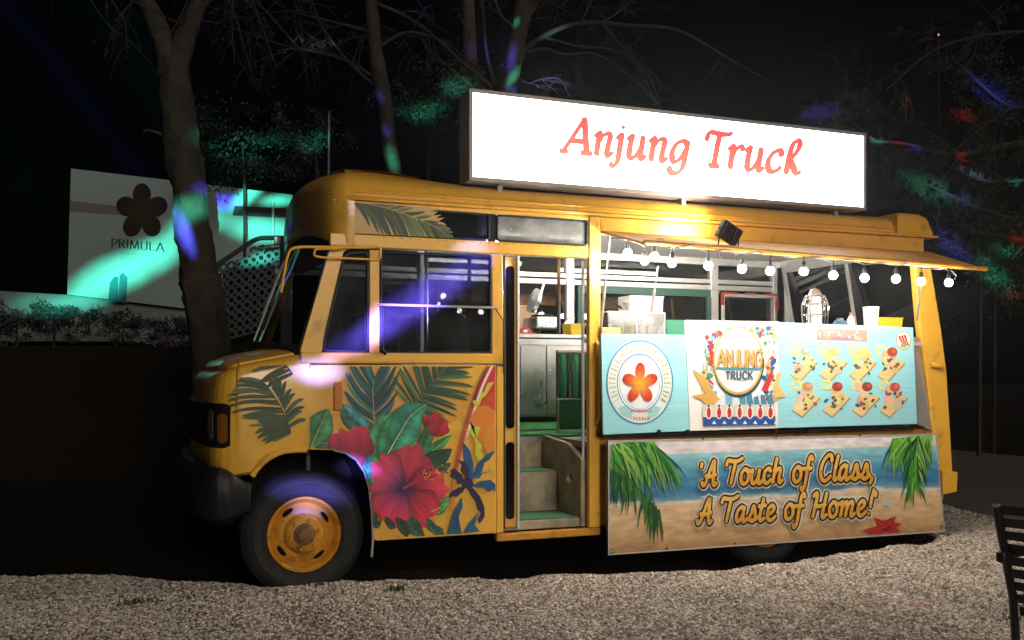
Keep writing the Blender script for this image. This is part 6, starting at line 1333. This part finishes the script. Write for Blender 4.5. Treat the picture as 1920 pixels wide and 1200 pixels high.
# ================================================================== coloured party projector (its patches of light are all over the place)
def projector(name, loc, aim, blobs, energy, size=R(100)):
    l = bpy.data.lights.new(name, 'SPOT'); l.energy = energy; l.spot_size = size; l.spot_blend = .1; l.shadow_soft_size = .012; l.use_nodes = True
    o = bpy.data.objects.new(name, l); COL.objects.link(o); o.location = loc; o.rotation_euler = (Vector(aim) - Vector(loc)).to_track_quat('-Z', 'Y').to_euler()
    mw = Matrix.Translation(Vector(loc)) @ o.rotation_euler.to_matrix().to_4x4(); inv = mw.inverted()
    nt = l.node_tree; n = nt.nodes; K = nt.links; em = n['Emission']; tc = n.new('ShaderNodeTexCoord'); sx = n.new('ShaderNodeSeparateXYZ'); K.new(tc.outputs['Normal'], sx.inputs[0])
    dv = [n.new('ShaderNodeMath') for _ in range(2)]
    ab = n.new('ShaderNodeMath'); ab.operation = 'ABSOLUTE'; K.new(sx.outputs[2], ab.inputs[0])
    for k in range(2): dv[k].operation = 'DIVIDE'; K.new(sx.outputs[k], dv[k].inputs[0]); K.new(ab.outputs[0], dv[k].inputs[1])
    cb = n.new('ShaderNodeCombineXYZ'); K.new(dv[0].outputs[0], cb.inputs[0]); K.new(dv[1].outputs[0], cb.inputs[1]); prev = None
    nz = n.new('ShaderNodeTexNoise'); nz.inputs['Scale'].default_value = 26; nz.inputs['Detail'].default_value = 3; K.new(cb.outputs[0], nz.inputs['Vector'])
    for (w0, w1, width, col, s) in blobs:                # a streak from w0 to w1 in the world
        a_ = inv @ Vector(w0); b_ = inv @ Vector(w1); a_ = Vector((a_.x / -a_.z, a_.y / -a_.z)); b_ = Vector((b_.x / -b_.z, b_.y / -b_.z))
        c_ = (a_ + b_) / 2; d_ = b_ - a_; dist = (Vector(w0) - Vector(loc)).length
        mp = n.new('ShaderNodeMapping'); mp.vector_type = 'TEXTURE'; mp.inputs['Location'].default_value = (c_.x, c_.y, 0); mp.inputs['Rotation'].default_value = (0, 0, math.atan2(d_.y, d_.x)); mp.inputs['Scale'].default_value = (d_.length / 2 + width / dist, width / dist, 1)
        K.new(cb.outputs[0], mp.inputs[0]); le = n.new('ShaderNodeVectorMath'); le.operation = 'LENGTH'; K.new(mp.outputs[0], le.inputs[0])
        jt = n.new('ShaderNodeMath'); jt.operation = 'MULTIPLY_ADD'; jt.inputs[1].default_value = .5; K.new(nz.outputs[0], jt.inputs[0]); K.new(le.outputs['Value'], jt.inputs[2])
        mr = n.new('ShaderNodeMapRange'); mr.interpolation_type = 'SMOOTHSTEP'; mr.inputs[1].default_value = 1.35; mr.inputs[2].default_value = .35; mr.inputs[3].default_value = 0; mr.inputs[4].default_value = s; K.new(jt.outputs[0], mr.inputs[0])
        vs = n.new('ShaderNodeVectorMath'); vs.operation = 'SCALE'; vs.inputs[0].default_value = col; K.new(mr.outputs[0], vs.inputs['Scale']); out = vs.outputs[0]
        if prev is not None:
            ad = n.new('ShaderNodeVectorMath'); K.new(prev, ad.inputs[0]); K.new(out, ad.inputs[1]); out = ad.outputs[0]
        prev = out
    K.new(prev, em.inputs['Color']); return o
TEAL, BLUE, REDC, VIO = (.10, 1.0, .72), (.10, .08, 1.0), (1.0, .05, .04), (.16, .22, 2.6)
bl = []
def streak(x0, y0, x1, y1, wpx, dep, col, s): bl.append((PD(x0, y0, dep), PD(x1, y1, dep), wpx / F * dep, col, s))
def onside(x0, y0, x1, y1, wpx, col, s): bl.append((P(x0, y0, 0), P(x1, y1, 0), wpx / 260, col, s))
streak(100, 575, 350, 450, 46, 19.9, TEAL, 100); streak(330, 430, 430, 405, 34, 19.9, TEAL, 50); streak(440, 430, 545, 432, 34, 19.9, TEAL, 75); streak(440, 385, 490, 345, 20, 19.9, TEAL, 80); streak(490, 378, 548, 374, 16, 19.9, TEAL, 60); streak(20, 572, 170, 572, 34, 19.9, TEAL, 40)
streak(332, 400, 358, 470, 20, 11.5, VIO, 130); streak(395, 380, 440, 380, 22, 19.9, BLUE, 80)
streak(460, 492, 520, 478, 18, 13.5, TEAL, 60)
streak(708, 175, 716, 188, 11, 16, BLUE, 40); streak(722, 240, 728, 252, 12, 16, BLUE, 45); streak(730, 278, 740, 315, 15, 16, TEAL, 60)
streak(964, 85, 954, 135, 13, 13.5, BLUE, 70); streak(970, 38, 966, 48, 9, 13.5, TEAL, 40); streak(972, 130, 952, 160, 12, 13.5, TEAL, 60); streak(955, 166, 965, 172, 10, 13.5, BLUE, 45)
streak(395, 280, 540, 270, 34, 18, TEAL, 26); streak(575, 270, 605, 262, 26, 18, TEAL, 30); streak(760, 215, 830, 210, 24, 17, TEAL, 30); streak(835, 165, 885, 165, 22, 15, TEAL, 30); streak(880, 75, 935, 110, 26, 13.5, BLUE, 30); streak(550, 95, 660, 75, 12, 16, (.5, .9, .9), 22); streak(990, 155, 1070, 150, 22, 13.5, (.35, .4, 1.), 40); streak(1015, 70, 1060, 50, 16, 13.5, (.3, .6, .9), 24); streak(760, 10, 800, 20, 20, 16, BLUE, 30); streak(1180, 195, 1230, 190, 20, 13.5, TEAL, 10)
for x0, y0, x1, y1, w, c_, s_ in ((1630, 264, 1660, 266, 10, TEAL, 60), (1675, 268, 1695, 270, 9, REDC, 50), (1700, 275, 1735, 290, 12, VIO, 40), (1690, 330, 1790, 375, 34, TEAL, 26), (1800, 315, 1860, 340, 12, (.4, .5, 1.), 50), (1760, 350, 1830, 385, 24, (.3, .35, 1.), 30), (1820, 140, 1900, 195, 32, BLUE, 60), (1790, 205, 1825, 222, 22, REDC, 40), (1700, 190, 1720, 205, 18, REDC, 30), (1800, 285, 1810, 305, 18, REDC, 30), (1760, 430, 1810, 490, 34, BLUE, 60), (1840, 490, 1890, 540, 32, TEAL, 40), (1870, 465, 1910, 470, 20, TEAL, 30), (1900, 440, 1920, 460, 22, REDC, 40), (1890, 550, 1920, 545, 20, REDC, 30), (1500, 220, 1575, 200, 22, BLUE, 40), (1895, 340, 1920, 350, 20, TEAL, 40)): streak(x0, y0, x1, y1, w, 15, c_, s_)
onside(575, 695, 625, 698, 30, VIO, 18); onside(640, 655, 905, 488, 38, (.16, .10, 1.0), 95); onside(700, 630, 712, 590, 16, VIO, 16); onside(860, 468, 905, 462, 22, VIO, 12); onside(520, 915, 650, 925, 34, (.20, .18, 1.), 16); onside(550, 950, 610, 955, 20, VIO, 8); onside(948, 482, 956, 530, 10, (.2, .16, 1.), 30); onside(640, 870, 690, 880, 24, (.22, .2, 1.), 18)
# thin haze added round everything to imitate the lens bloom of lamps and sign
hm = bpy.data.materials.new('night_air'); hm.use_nodes = True; n = hm.node_tree.nodes; n.remove(n['Principled BSDF'])
pv = n.new('ShaderNodeVolumePrincipled'); pv.inputs['Density'].default_value = .0011; pv.inputs['Anisotropy'].default_value = .88; pv.inputs['Color'].default_value = (.95, .96, 1, 1)
hm.node_tree.links.new(pv.outputs[0], n['Material Output'].inputs['Volume'])
tag(MB().box(-125, 125, -95, 125, -1.3, 24).build('haze', hm), None, None, kind='stuff')
SC.cycles.volume_bounces = 0
for o in [o for o in bpy.data.objects if o.parent is None and o.type == 'EMPTY']: rehome(o)
for me in bpy.data.meshes: me.transform(Matrix.Diagonal((KX, 1, 1, 1)))
for o in bpy.data.objects:
    if o.type != 'CAMERA': o.location.x *= KX
def rx_(v): return Vector((v[0] * KX, v[1], v[2]))
projector('party_projector', (-1.5, -6.95, 1.75), (0.6, 3.0, 2.2), [(rx_(a), rx_(b), w, c, s) for a, b, w, c, s in bl], 480.)
